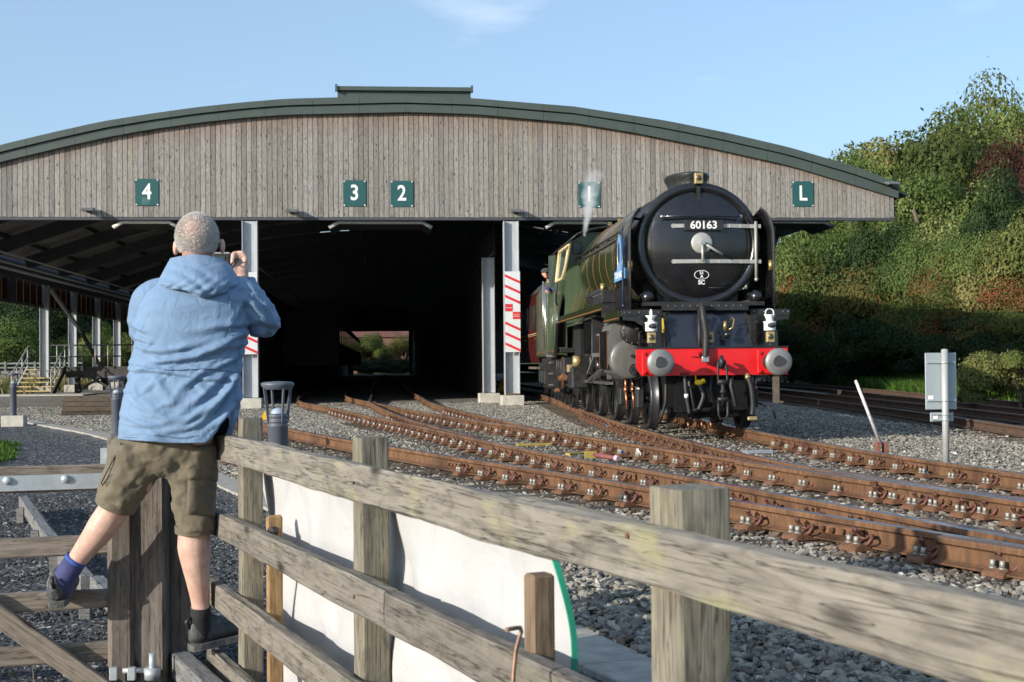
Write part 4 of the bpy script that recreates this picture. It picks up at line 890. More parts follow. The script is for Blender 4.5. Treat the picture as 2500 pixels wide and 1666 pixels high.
lp('coupling_screw', MB().cyl((.10, .28, .78), (.10, .28, .42), .028, n=10).cyl((.02, .28, .76), (.18, .28, .76), .038, n=10).cyl((.02, .28, .50), (.18, .28, .50), .038, n=10).cyl((.10, .28, .64), (.10, .28, .58), .045, n=12), MBKM, hk)
lp('coupling_link', MB().tube([(.03, .28, .50), (.03, .28, .28), (.05, .28, .21), (.15, .28, .21), (.17, .28, .28), (.17, .28, .50)], .018, 8), MBKM, hk)
h = hose([(-.42, .62, .92), (-.42, .55, .82), (-.41, .52, .6), (-.38, .52, .4), (-.36, .52, .28)], .028); lp('hose_tap', MB().box((-.42, .6, .88), (.16, .1, .07), ch=.01), M('dark_red', (.16, .02, .02)), h); lp('hose_label', MB().cyl((-.408, .52, .58), (-.403, .52, .52), .032, n=10), MLMP, h)
h = hose([(-.2, .60, .75), (-.18, .54, .66), (-.15, .5, .55), (-.19, .5, .42), (-.23, .5, .34)], .03); lp('yellow_tap', MB().box((-.21, .56, .75), (.11, .09, .08), ch=.02).sphere((-.14, .55, .77), .04, 10, 8).cyl((-.25, .57, .79), (-.25, .57, .95), .012, n=6), M('tap_yellow', (.72, .50, .01), rough=.4), h)
hz = [(.53, .62, .86), (.54, .5, .82), (.58, .46, .65), (.60, .46, .42), (.585, .46, .25)]
h = hose(hz, .036); mb = MB()
for q, tg in along(smooth_path(hz, .02), .1, .022): mb.cyl(q-tg*.004, q+tg*.004, .0395, n=10)
lp('hose_coil', mb, MRUB, h); lp('hose_joint', MB().cyl((.53, .55, .86), (.545, .49, .80), .045, n=10).box((.59, .46, .2), (.15, .07, .06), ch=.015), MBRB, h)
lp('steam_pipe', MB().tube([(.32, .72, 1.66), (.34, .64, 1.74), (.36, .6, 1.70), (.33, .58, 1.58), (.27, .58, 1.55)], .012, 8).cyl((.22, .6, 1.54), (.22, .6, 1.68), .026, n=10), MBRS)
lp('vacuum_valve', MB().sphere((.24, .58, 1.47), .055, 14, 10), MBK)
lp('lamp_bracket', MB().box((-.03, .66, 1.60), (.05, .03, .24)), MBKM)
lp('yellow_tag', MB().box((-.68, .90, 1.63), (.035, .01, .22)), M('tag_yellow', (.70, .55, .08)), None)
lp('grab_iron', MB().tube([(-1.0, .86, 1.32), (-1.06, .86, 1.34), (-1.06, .86, 1.52), (-1.0, .86, 1.54)], .012, 7), MBKM)
for x, m in ((-.33, MCOP), (-.12, MCOP), (.02, MCOP)): lp('drain_pipe', MB().cyl((x, .8, .14), (x+.01, .8, .05), .016, n=8), m)
lp('bogie_stretcher', MB().prism([(-.6, .2), (.6, .2), (.62, .55), (.3, .80), (-.3, .80), (-.62, .55)], (0, 1.0, 0), (1, 0, 0), (0, 0, 1), (0, .06, 0)), MIN2)
lp('frame', MB().box((-.62, 6.4, 1.15), (.04, 11.2, .75)).box((.62, 6.4, 1.15), (.04, 11.2, .75)).box((0, 3, 1.3), (1.2, 3.5, .5)), MBKM)
lp('ashpan', MB().box((0, 10.2, 1.35), (2.0, 2.6, 1.1)), MIN)
lp('hanger_plate', MB().box((1.0, .62, .66), (.10, .03, .44)).box((1.03, .60, .44), (.14, .06, .03)), M('rusty_plate', (.10, .08, .06), rough=.7, var=.3, sc=14))
lp('side_hook', MB().tube([(.80, .9, .42), (.92, .8, .36), (1.0, .76, .28), (1.02, .75, .18)], .016, 6), MBKM)
# wheels
def wheel(y, r, sg, spokes, x=.72, name='wheel', par=None, fn=lp, crank=None):
    cx = sg*x; mb = MB(); o = (cx, y, r)
    mb.lathe([(r-.07, .07), (r-.005, .065), (r, .05), (r+.0, -.035), (r+.028, -.05), (r+.028, -.07), (r-.07, -.07), (r-.07, .07)], o, (sg, 0, 0), 44, 0)
    mb.lathe([(0, .10), (r*.16, .10), (r*.17, .04), (r*.17, -.05), (0, -.05)], o, (sg, 0, 0), 20, 1)
    w = fn(name, mb, [MBUF if False else MTYRE, MBK], par)
    sp = MB()
    for k in range(spokes):
        a = 2*math.pi*k/spokes; u = Vector((0, math.cos(a), math.sin(a)))
        sp.bar(Vector(o)+u*r*.15, Vector(o)+u*(r-.06), .05, .035 if r < .7 else .06, up=(1, 0, 0))
    if r > .9: sp.prism([((r-.08)*math.cos(a), (r-.08)*math.sin(a)) for a in np.linspace(2.6, 4.6, 12)]+[(.45*math.cos(4.5), .45*math.sin(4.5)), (.45*math.cos(2.7), .45*math.sin(2.7))], (cx+sg*.01, y, r), (0, 1, 0), (0, 0, 1), (sg*.03, 0, 0))
    fn('spokes', sp, MBK, w); return w
MTYRE = M('wheel_tyre', (.05, .05, .052), rough=.35, metal=.6, var=.3, sc=6)
for sg in (-1, 1):
    for y in (1.75, 3.60): wheel(y, .483, sg, 10, .75)
    for y in (5.35, 7.5, 9.65): wheel(y, 1.0, sg, 16, .77)
    wheel(12.2, .56, sg, 10, .78)
    for y in (1.75, 3.6): lp('axlebox', MB().box((sg*.92, y, .48), (.12, .28, .3), ch=.02), MBKM)
    c = lp('cylinder', MB().prism([(sg*.72, .86), (sg*.95, .79), (sg*1.15, .80), (sg*1.31, .90), (sg*1.39, 1.05), (sg*1.39, 1.50), (sg*1.33, 1.66), (sg*1.2, 1.77), (sg*.95, 1.79), (sg*.75, 1.7)], (0, 1.92, 0), (1, 0, 0), (0, 0, 1), (0, 1.05, 0)), MCYL)
    lp('cylinder_cladding', MB().box((sg*1.393, 2.46, 1.27), (.012, .95, .62)), MBK, c); lp('cladding_lining', MB().box((sg*1.399, 1.99, 1.27), (.008, .012, .6)).box((sg*1.399, 2.92, 1.27), (.008, .012, .6)), MOR, c)
    cv = lp('cylinder_cover', MB().lathe([(0, -.03), (.2, -.028), (.285, -.018), (.31, .0), (.318, .03), (.318, .12)], (sg*1.06, 1.86, 1.115), Yv, 40), MCYL, c)
    lp('cover_stud', MB().cyl((sg*1.02, 1.80, 1.17), (sg*1.02, 1.85, 1.17), .03, n=8).cyl((sg*.98, 1.78, .95), (sg*.98, 1.86, .95), .06, n=12).tube([(sg*.98+.085*math.cos(a), 1.83, .95+.085*math.sin(a)) for a in np.arange(0, 6.28, .4)], .012, 6, closed=True), MBKM, c)
    lp('valve_chest', MB().lathe([(0, -.05), (.12, -.05), (.16, -.02), (.21, -.02), (.215, .2)], (sg*.99, 1.78, 1.56), Yv, 28), MBKM, c); lp('snifting_valve', MB().sphere((sg*.93, 1.66, 1.60), .075, 16, 10).cyl((sg*.93, 1.66, 1.60), (sg*.93, 1.8, 1.6), .05, n=10).bar((sg*.98, 1.62, 1.42), (sg*.72, 1.62, 1.37), .06, .07), MBK, c)
    rivets('valve_stud', [(sg*.99+.19*math.cos(a), 1.755, 1.56+.19*math.sin(a)) for a in np.arange(0, 6.28, .5)], .014, par=c, m=MBUF)
    for x, yy in ((1.07, 2.2), (.93, 2.35)):
        lp('drain_cock', MB().cyl((sg*x, yy, .80), (sg*x, yy, .62), .022, n=8).cyl((sg*x, yy, .66), (sg*x, yy, .58), .036, n=6).cyl((sg*x, yy, .60), (sg*(x-.02), yy, .3), .022, .018, n=8), MCOP, c)
    # motion
    lp('slide_bar', MB().box((sg*1.05, 3.75, 1.30), (.09, 1.6, .05)).box((sg*1.05, 3.75, 1.02), (.09, 1.6, .05)).box((sg*1.05, 4.5, 1.45), (.08, .1, .7)), MBUF)
    lp('crosshead', MB().box((sg*1.05, 3.55, 1.16), (.13, .36, .30), ch=.02).cyl((sg*1.15, 3.55, 1.13), (sg*.95, 3.55, 1.13), .08, n=14), MCHR); lp('piston_rod', MB().cyl((sg*1.05, 2.9, 1.12), (sg*1.05, 3.5, 1.12), .045, n=10), MCHR)
    lp('connecting_rod', MB().bar((sg*1.02, 3.55, 1.13), (sg*1.0, 7.35, .70), .05, .13, up=(1, 0, 0)), MCHR)
    lp('coupling_rod', MB().bar((sg*.90, 5.2, .68), (sg*.90, 7.35, .68), .05, .12, up=(1, 0, 0)).bar((sg*.90, 7.35, .68), (sg*.90, 9.5, .68), .05, .12, up=(1, 0, 0)), MCHR)
    lp('combination_lever', MB().bar((sg*1.14, 3.45, 1.60), (sg*1.14, 3.62, .78), .04, .08, up=(1, 0, 0)).bar((sg*1.14, 3.45, 1.55), (sg*1.14, 5.3, 1.58), .04, .07, up=(1, 0, 0)), MBUF)
    lp('expansion_link', MB().bar((sg*1.15, 5.25, 1.90), (sg*1.15, 5.35, 1.18), .07, .14, up=(1, 0, 0)).bar((sg*1.15, 5.35, 1.2), (sg*1.05, 7.2, .85), .04, .07, up=(1, 0, 0)), MBUF)
    lp('motion_bracket', MB().box((sg*1.1, 5.0, 1.62), (.30, .08, .75)).box((sg*1.2, 4.6, 1.93), (.2, .9, .08)), MBKM)
    lp('oil_pipe', MB().tube([(sg*1.2, 5.5, 1.95), (sg*1.22, 6.3, 1.93), (sg*1.22, 7.4, 1.88), (sg*1.22, 9.4, 1.9)], .022, 7), MBUF)
    lp('reach_box', MB().box((sg*1.0, 6.4, 1.55), (.3, 1.6, .75), ch=.06), MBK); lp('injector', MB().cyl((sg*1.2, 10.3, .75), (sg*1.2, 11.2, .72), .07, n=12).cyl((sg*1.2, 10.6, .5), (sg*1.2, 10.6, 1.2), .03, n=8).cyl((sg*1.22, 11.5, .45), (sg*1.22, 12.1, .42), .045, n=10), MCOP)
    for y in (10.8, 11.3, 11.7): lp('under_pipe', MB().tube([(sg*1.2, y, 1.25), (sg*1.22, y+.05, .9), (sg*1.2, y+.2, .5), (sg*1.0, y+.3, .35)], .03, 7), MBKM)
    st = lp('cab_steps', MB().box((sg*1.25, 12.0, .95), (.06, .08, .9)).box((sg*1.25, 12.45, .95), (.06, .08, .9)), MBKM)
    for z in (.55, .82, 1.08): lp('step_tread', MB().box((sg*1.25, 12.22, z), (.2, .42, .03)), MBUF, st)
    lp('brake_block', MB().box((sg*.85, 4.3, .75), (.1, .12, .5)).box((sg*.85, 6.45, .75), (.1, .12, .5)), MBKM); lp('underbox', MB().box((sg*1.05, 9.0, .75), (.35, .8, .45), ch=.03).box((sg*1.05, 10.9, 1.0), (.35, 1.2, .4), ch=.03), MBKM)
    lp('gauge_box', MB().box((sg*1.22, 9.1, .95), (.1, .25, .16), ch=.01).cyl((sg*1.27, 8.0, 1.1), (sg*1.1, 8.0, 1.1), .11, n=16), MBRB)
# cab
def lean(mb, sg):
    mb.v = [(x-sg*max(0, z-2.1)*.12, y, z) for x, y, z in mb.v]; return mb
for sg in (-1, 1):
    side = [(10.0, 2.07), (8.95, 3.66), (9.1, 3.72), (11.62, 3.72), (11.62, 2.75), (12.5, 2.75), (12.5, 1.3), (12.35, 1.22), (10.75, 1.22), (10.45, 1.32), (10.2, 1.6), (10.05, 1.95)]
    cs = lp('cab_side', lean(MB().prism(side, (sg*1.345, 0, 0), (0, 1, 0), (0, 0, 1), (sg*.02, 0, 0)), sg), MGR2)
    lp('cab_edging', MB().tube([(sg*1.362, y, z) for y, z in ((10.03, 2.0), (10.05, 1.95), (10.2, 1.6), (10.45, 1.32), (10.75, 1.24), (12.4, 1.24))], .05, 8), MBK, cs)
    lp('cab_lining', MB().tube([(sg*1.372, y+.1, z+.05) for y, z in ((10.05, 1.95), (10.2, 1.6), (10.45, 1.35), (10.75, 1.28), (12.3, 1.28))], .012, 6), MOR, cs)
    win = [(9.2, 3.60), (9.42, 3.18), (9.80, 2.93), (11.15, 2.93), (11.2, 2.98), (11.2, 3.55), (11.1, 3.62)]
    xw = lambda z: sg*1.372-sg*max(0, z-2.1)*.12
    lp('window_frame', MB().tube([(xw(z), y, z) for y, z in win], .036, 8, closed=True), MCRM, cs)
    lp('window', MB().add([(xw(z)-sg*.002, y, z) for y, z in win], [list(range(7))]), MGLS, cs)
    lp('cab_pillar', MB().bar((sg*1.2, 12.45, 2.75), (sg*1.17, 12.45, 3.66), .05, .07), MGR2, cs); lp('wind_shield', MB().box((sg*1.33, 11.7, 3.2), (.14, .015, .75)), MGLS, cs)
    lp('cab_handrail', MB().cyl((sg*1.40, 12.62, 1.3), (sg*1.40, 12.62, 2.9), .02, n=8).cyl((sg*1.40, 12.5, 1.3), (sg*1.40, 12.5, 2.7), .018, n=8), MCHR, cs); lp('front_stanchion', MB().tube([(sg*1.38, 9.95, 2.35), (sg*1.42, 9.9, 2.4), (sg*1.42, 9.6, 2.8)], .02, 7), MBKM, cs)
mb = MB(); vs = []
for y in (8.95, 13.0):
    for a in np.linspace(-1, 1, 15): vs.append((1.22*a, y, 3.64+.38*math.sqrt(max(0, 1-a*a*.98))))
mb.add(vs, [(k, k+1, 16+k, 15+k) for k in range(14)], True); o = lp('cab_roof', mb, MBKM); sd = o.modifiers.new('t', 'SOLIDIFY'); sd.thickness = .04
lp('cab_front', MB().prism([(-1.3, 2.05), (1.3, 2.05), (1.16, 3.66), (.8, 3.9), (-.8, 3.9), (-1.16, 3.66)], (0, 9.35, 0), (1, 0, 0), (0, 0, 1), (0, .03, 0)), MGR2)
lp('spectacle', MB().box((-1.0, 9.32, 3.55), (.2, .03, .26), ch=.01), MBK); lp('cab_floor', MB().box((0, 11.3, 1.35), (2.6, 2.6, .1)), MBKM)

for o_x in (sb, dr, bo): o_x.scale = (1.085, 1, 1.07); o_x.location = (0, 0, -.07*BZ)
# tender
TN = thing('tender', 'dark green tender coupled close behind the locomotive cab', 'tender', (5.27, 33.0, 0), -R(4.6))
tp_ = lambda n, mb, m, par=None: part(n, mb, m, par or TN, False)
tp_('tank', MB().box((0, 4.3, 2.2), (2.62, 8.2, 1.9), ch=.04).box((0, 5.2, 3.3), (2.2, 6.2, .3), ch=.1), MGR2); tp_('lining', MB().box((-1.318, 4.3, 1.35), (.006, 7.9, .02)).box((-1.318, .45, 2.2), (.006, .02, 1.7)), MOR)
tp_('handrail', MB().cyl((-1.38, .22, 1.4), (-1.38, .22, 3.1), .022, n=8).cyl((1.38, .22, 1.4), (1.38, .22, 3.1), .022, n=8), MCHR); tp_('frame', MB().box((-1.12, 4.3, .95), (.05, 8.2, .55)).box((1.12, 4.3, .95), (.05, 8.2, .55)).box((0, 4.3, 1.15), (2.3, 8.2, .1)), MBKM)
for sg in (-1, 1):
    for y in (1.1, 3.1, 5.1, 7.1):
        wheel(y, .635, sg, 12, .75, 'wheel', TN, tp_); tp_('axlebox', MB().box((sg*1.2, y, .68), (.16, .34, .38), ch=.03).box((sg*1.2, y, 1.0), (.14, .8, .1)), MBKM)
    tp_('steps', MB().box((sg*1.25, .35, .6), (.2, .4, .03)).box((sg*1.25, .35, .9), (.2, .4, .03)).box((sg*1.28, .2, .9), (.05, .05, .8)), MBKM)
# coach
MMAR = M('coach_maroon', (.085, .016, .016), rough=.28, var=.1, sc=2, coat=.3)
CO = thing('coach', 'maroon railway coach behind the tender in the shed mouth', 'railway coach', (6.13, 42.2, 0), -R(1.0))
cp = lambda n, mb, m, par=None: part(n, mb, m, par or CO, False)
mb = MB(); vs = []; prof = [(-1.28, 1.08), (-1.36, 1.5), (-1.37, 2.0), (-1.33, 2.9), (-1.25, 3.35), (-1.05, 3.6), (-.6, 3.78), (0, 3.84), (.6, 3.78), (1.05, 3.6), (1.25, 3.35), (1.33, 2.9), (1.37, 2.0), (1.36, 1.5), (1.28, 1.08)]
mb.prism(prof, (0, 0, 0), (1, 0, 0), (0, 0, 1), (0, 19.5, 0)); cp('body', mb, MMAR)
mb = MB(); q = prof[4:11]; mb.prism(q+[(x*1.015, z+.02) for x, z in q][::-1], (0, -.02, 0), (1, 0, 0), (0, 0, 1), (0, 19.54, 0)); cp('roof', mb, M('coach_roof', (.06, .06, .06)))
for k in range(7): cp('window', MB().box((-1.353, 2.0+k*2.5, 2.55), (.02, 1.3, .8)), MGLS); cp('window', MB().box((1.353, 2.0+k*2.5, 2.55), (.02, 1.3, .8)), MGLS)
cp('lining', MB().box((-1.372, 9.7, 2.02), (.01, 19.3, .02)).box((-1.372, 9.7, 1.96), (.01, 19.3, .012)), MCRM)
for k in range(5): cp('door_handle', MB().box((-1.385, .7+k*3.9, 1.85), (.03, .1, .03)), MBRS)
cp('underframe', MB().box((0, 9.7, .9), (2.0, 19, .3)).box((0, 2.5, .45), (1.7, 3, .4)).box((0, 17, .45), (1.7, 3, .4)), MBKM); cp('step_board', MB().box((-1.25, 1.6, .92), (.3, 2.6, .07)), M('worn_step', (.15, .12, .09)))
cp('gangway', MB().box((0, -.15, 2.3), (1.1, .35, 2.3), ch=.03), MBKM)
for sg in (-1, 1):
    for y in (1.3, 3.7, 15.8, 18.2): wheel(y, .46, sg, 8, .75, 'wheel', CO, cp)
# dark coach standing on track 3 deep in the shed
CD = thing('coach', 'dark unlit coach standing deep inside the shed on track 3', 'railway coach', (-3.6, 66, 0))
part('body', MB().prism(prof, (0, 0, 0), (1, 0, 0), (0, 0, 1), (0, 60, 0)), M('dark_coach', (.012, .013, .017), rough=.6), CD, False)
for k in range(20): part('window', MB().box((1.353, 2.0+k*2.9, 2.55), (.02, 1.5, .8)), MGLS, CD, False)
# steam from the safety valve
m = bpy.data.materials.new('steam'); m.use_nodes = True; t = m.node_tree; t.nodes.clear(); o_ = N(t, 'ShaderNodeOutputMaterial'); pv = N(t, 'ShaderNodeVolumePrincipled')
def MA(op, a, b=None):
    n_ = N(t, 'ShaderNodeMath', operation=op)
    for i_, v_ in ((0, a), (1, b)):
        if v_ is None: continue
        if hasattr(v_, 'is_linked'): t.links.new(v_, n_.inputs[i_])
        else: n_.inputs[i_].default_value = v_
    return n_.outputs[0]
tc_ = N(t, 'ShaderNodeTexCoord'); sx_ = N(t, 'ShaderNodeSeparateXYZ'); t.links.new(tc_.outputs['Object'], sx_.inputs[0]); X_, Y_, Z_ = sx_.outputs
nzv = N(t, 'ShaderNodeTexNoise', Scale=4.2, Detail=6, Roughness=.62, Distortion=.5); t.links.new(tc_.outputs['Object'], nzv.inputs[0])
dx_ = MA('SUBTRACT', X_, MA('MULTIPLY', Z_, .16)); rad = MA('SQRT', MA('ADD', MA('MULTIPLY', dx_, dx_), MA('MULTIPLY', Y_, Y_)))
rel = MA('DIVIDE', rad, MA('ADD', MA('MULTIPLY', Z_, .25), .06)); core = MA('SUBTRACT', 1.15, rel)
d_ = MA('SUBTRACT', MA('ADD', core, MA('MULTIPLY', nzv.outputs['Fac'], 1.9)), 1.35); d_ = MA('MAXIMUM', d_, 0.); d_ = MA('MULTIPLY', d_, MA('MAXIMUM', MA('SUBTRACT', 1., MA('MULTIPLY', Z_, .72)), 0.)); d_ = MA('MULTIPLY', d_, 17.)
t.links.new(d_, pv.inputs['Density']); pv.inputs['Color'].default_value = (.97, .97, .97, 1); t.links.new(pv.outputs[0], o_.inputs['Volume'])
q = onY(1427, 572, 28.4)
tag(objm('steam', MB().sphere((.13, 0, .72), (.46, .42, .80), 24, 16).mesh('steam', m), None, q), 'white plume of steam rising from the locomotive safety valve', None, None, 'stuff')
# ================================================================ fence, gate, banner
MFEN = wood('fence_rail_wood', (.215, .198, .168), (.072, .064, .055), axis=0, grain=.75, lichen=.4, tone=.15)
MFEN2 = wood('fence_rail_plain', (.195, .178, .153), (.072, .062, .052), axis=0, grain=.75, lichen=.12, tone=.15)
MPOST = wood('fence_post_wood', (.225, .205, .16), (.09, .08, .06), axis=2, grain=.8, lichen=.30, tone=.12)
MGATE = wood('gate_rail_wood', (.24, .205, .17), (.11, .088, .068), axis=0, grain=.8, tone=.12)
MGPOST = wood('gate_post_wood', (.155, .135, .115), (.06, .05, .043), axis=2, grain=.7, tone=.12)
MBOLTF = M('zinc_grey', (.42, .46, .48), rough=.45, metal=.4, var=.12, sc=20)
F0 = Vector((-.70, 5.67, 0)); FD = Vector((.3176, -.948, 0)); FN = Vector((.948, .3176, 0))
FE = thing('timber_fence', 'weathered four rail timber fence running from the gate post to the lower right', 'fence', (-.5, 5.1, -.285))
for k, (zt, mat) in enumerate(((.79, MFEN), (.482, MFEN2), (.19, MFEN2), (-.085, MFEN2))):
    a = F0-FN*.021+Vector((0, 0, zt-.05)); brk = 2.3 if k != 0 else 7
    e1 = a+FD*6.6
    if k == 0: beam('rail', a, e1, .042, .10, mat, FE, ch=.006, wob=.006)
    else:
        beam('rail', a, a+FD*brk, .042, .10, mat, FE, ch=.005, wob=.004); beam('rail', a+FD*(brk+.004), e1, .042, .10, mat, FE, ch=.005, wob=.004)
def s_for(px, off):
    return min(np.arange(-.2, 5.2, .004), key=lambda s: abs((lambda v: IW/2+FPX*v.dot(RIGHT)/v.dot(FWD))(F0+FD*float(s)+FN*off+Vector((0, 0, .7))-EYE)-px))
for px, z, pw in ((612, .86, .082), (907, .855, .085), (1688, .85, .10)):
    s = float(s_for(px, .01+pw/2)); c = F0+FD*s+FN*(.008+pw/2)
    c.z = -.33; beam('post', c, c+Vector((0, 0, z+.33)), pw, pw, MPOST, FE, up=FD, ch=.007, axis=2, wob=.003)
c = F0+FD*5.9+FN*.051; beam('post', Vector((c.x, c.y, -.33)), Vector((c.x, c.y, .85)), .10, .10, MPOST, FE, up=FD, ch=.007, axis=2)
for s, z in ((.62, .74), (2.05, .74), (.62, .43), (2.05, .43), (3.6, .77)):
    p = F0+FD*s-FN*.043+Vector((0, 0, z)); part('nail', MB().cyl(p, p-FN*.004, .005, n=6), MRUST, FE)
# banner sheet tied behind the rails, green edged
BNm, t, p = base_mat('white_sheet'); v = coords(t); t.links.new(ramp(t, noise_n(t, v, 2.2, 3), [(.3, (.43, .43, .44)), (.7, (.50, .50, .50))]), p.inputs['Base Color']); p.inputs['Roughness'].default_value = .55; bump(t, p, noise_n(t, v, 4.5, 4, .5, 1.), .5, .03)
BN = thing('banner_sheet', 'plain white plastic sheet with a green right edge hanging on the fence posts', 'banner', (F0+FD*1.6+FN*.14))
mb = MB(); vs = []; na, nb = 60, 40
s_at = lambda px, py, z: ((onz(px, py, z)-F0).dot(FD))
sL, sR = .27, 2.93
for j in range(nb+1):
    for i in range(na+1):
        u, w = i/na, j/nb; z = .73-w*1.02; s0 = sL+.30*w; s1 = sR+.03*min(1, w*9)+.24*min(w, .35); s = s0+(s1-s0)*u
        if u > .93 and w < .12: z -= .0
        q = F0+FD*s+FN*(.125+.012*math.sin(s*5.2+w*2.2)*(.3+w)+.009*math.sin(s*11+w*5)*w+.014*math.sin(3*(s+w)*4)+.010*math.exp(-((s-1.75-w*.9)/.07)**2)*1.6-.012*math.exp(-((s-.95-w*.35)/.05)**2)+.014*math.exp(-((s-2.45+w*.5)/.09)**2))
        vs.append((q.x, q.y, z))
mb.add(vs, [(j*(na+1)+i, j*(na+1)+i+1, (j+1)*(na+1)+i+1, (j+1)*(na+1)+i) for j in range(nb) for i in range(na)], True); part('sheet', mb, BNm, BN)
eg = [Vector(vs[j*(na+1)+na]) for j in range(nb+1)]
mb = MB(); 
for a, b in zip(eg, eg[1:]): mb.bar(a+FD*.012, b+FD*.012, .006, .013, up=FN)
part('green_edge', mb, M('green_binding', (.02, .27, .16), rough=.5), BN)
# short boards standing between rails and sheet
MBRN = wood('orange_board', (.34, .22, .11), (.17, .09, .04), axis=2, grain=.8, tone=.1)
q = onz(668, 1262, .42); 
def upright(name, label, cat, px, py, Y, w, d, z1, mat, up, z0=-.33):
    q = F0+FD*float(s_for(px, .034))+FN*.034; g = thing(name, label, cat, (q.x, q.y, z0)); beam('board', (q.x, q.y, z0), (q.x, q.y, z1), w, d, mat, g, up=up, ch=.008, axis=2); return g, q
sY = 4.72
g, q = upright('board_stake', 'narrow orange brown board with a bolt hole behind the second fence rail', 'stake', 669, 1300, 4.62, .058, .022, .56-.0, MBRN, FD)
zt = onY(669, 1258, q.y).z
g.children[0].scale = (1, 1, (zt+.33)/(.56+.33))
part('bolt', MB().cyl((q.x-.012, q.y-.03, zt-.055), (q.x+.004, q.y-.01, zt-.055), .016, n=12), MBLK, g)
MDKP = wood('dark_post', (.20, .145, .095), (.06, .042, .03), axis=2, grain=1.3, tone=.1)
q = onY(1316, 1400, 2.72); g = thing('short_post', 'short dark sawn post standing at the green edge of the sheet', 'post', (q.x, q.y, -.3)); beam('board', (q.x, q.y, -.3), (q.x, q.y, q.z), .052, .045, MDKP, g, up=FD, ch=.006, axis=2)
q = onY(1262, 1540, 2.5); hk = MB().tube([onY(1236, 1538, 2.48), onY(1258, 1534, 2.5), onY(1270, 1533, 2.51), onY(1273, 1542, 2.51), onY(1266, 1562, 2.505), onY(1259, 1590, 2.5), onY(1254, 1640, 2.49), onY(1251, 1700, 2.48), onY(1250, 1900, 2.47)], .0042, 8)
solo('hook_rod', hk, M('worn_rod', (.22, .13, .09), rough=.5, metal=.5, var=.4, sc=30), 'thin rusty rod with a hooked top leaning by the fence', 'rod', (q.x, q.y, -.28))
# gate
GT = thing('timber_gate', 'timber field gate with a galvanised top strap at the lower left', 'gate', (-1.3, 5.5, -.28))
G0 = Vector((-1.11, 5.70, 0)); GD = Vector((-.983, -.186, 0)); GN = Vector((.186, -.983, 0))
for zt, h in ((.663, .105), (.375, .078), (.152, .075), (-.062, .075)):
    a = G0+GD*.02+Vector((0, 0, zt-h/2)); beam('rail', a, a+GD*2.4, .05, h, MGATE, GT, ch=.005, wob=.003)
a = G0+GD*.03+GN*.034+Vector((0, 0, .598)); sp = part('top_strap', MB().bar(a, a+GD*1.6, .008, .062, ch=.001), MBOLTF, GT)
for k in (.05, .42, .66, 1.1): 
    p = a+GD*k+GN*.003; 
def on_gate(px, py, o=.042): d = _ray(px, py); return EYE+d*((G0+GN*o-EYE).dot(GN)/d.dot(GN))
for px in (17, 159): q = on_gate(px, 1170 if px > 100 else 1174); part('bolt', MB().sphere((q.x, q.y-.0, q.z), (.017, .01, .017), 14, 8), MBOLTF, sp)
b0, b1 = G0+GD*1.0+GN*.04+Vector((0, 0, .42)), G0+GD*(-.02)+GN*.04+Vector((0, 0, -.32))
q0, q1 = onY(-60, 1462, 5.55), onY(262, 1690, 5.62); beam('brace', q0, q1, .04, .082, MGATE, GT, up=(0, 0, 1), ch=.005)
c0 = onY(294, 1200, 5.68); beam('stile', (c0.x, c0.y, -.32), (c0.x, c0.y, .785), .075, .105, MGPOST, GT, up=GD, ch=.018, axis=2)
part('latch_post', MB().box((c0.x-.075, c0.y+.08, .5), (.035, .04, .45)), MBOLTF, GT)
for px in (278, 322): q = onY(px, 1645, 5.60); part('hinge_nut', MB().box((q.x, q.y, q.z), (.032, .03, .052), ch=.003), MBOLTF, GT)
q = onY(345, 1638, 5.6); part('hinge_bar', MB().cyl(onY(300, 1638, 5.6), onY(352, 1637, 5.6), .011, n=10), MBOLTF, GT)
GP = thing('gate_post', 'thick dark timber gate post between the legs of the photographer', 'post', (onY(370, 1300, 5.75).x, 5.75, -.3))
q = onY(370, 1300, 5.75); beam('post', (q.x, q.y, -.32), (q.x, q.y, .66), .152, .15, MGPOST, GP, up=FD.lerp(Vector((1, 0, 0)), .9), ch=.012, axis=2)
q = onY(372, 1640, 5.6); part('hinge_pin', MB().cyl(q+Vector((0, 0, -.005)), q+Vector((0, 0, .075)), .014, n=10).cyl(q+Vector((0, .06, -.01)), q+Vector((0, -.03, -.01)), .012, n=8).lathe([(.012, -.03), (.032, -.03), (.034, .015), (.012, .015)], q, Zv, 14), MBOLTF, GP)
q = onY(442, 1300, 5.80); GP2 = thing('gate_post', 'second slimmer dark post beside the thick gate post at the fence end', 'post', (q.x, q.y, -.3)); beam('post', (q.x, q.y, -.32), (q.x, q.y, .70), .10, .085, MGPOST, GP2, up=(1, 0, 0), ch=.008, axis=2)
# low edging rail along the path
KR = thing('knee_rail', 'low grey timber edging rail along the dark path beyond the gate', 'edging rail', (-2.2, 9.5, -.28))
MKN = wood('grey_edging', (.20, .20, .20), (.09, .09, .09), axis=0, grain=.8, tone=.2)
for a, b in (((-3.35, 12.9), (-2.55, 10.4)), ((-2.54, 10.37), (-1.70, 7.9)), ((-1.64, 7.87), (-.50, 4.75))): beam('rail', (*a, -.17), (*b, -.17), .075, .10, MKN, KR)
for x, y in ((-3.1, 12.1), (-2.55, 10.4), (-2.1, 9.1), (-1.55, 7.45), (-1.1, 6.1)): beam('peg', (x-.06, y, -.33), (x-.06, y, -.15), .06, .06, MKN, KR, axis=2)
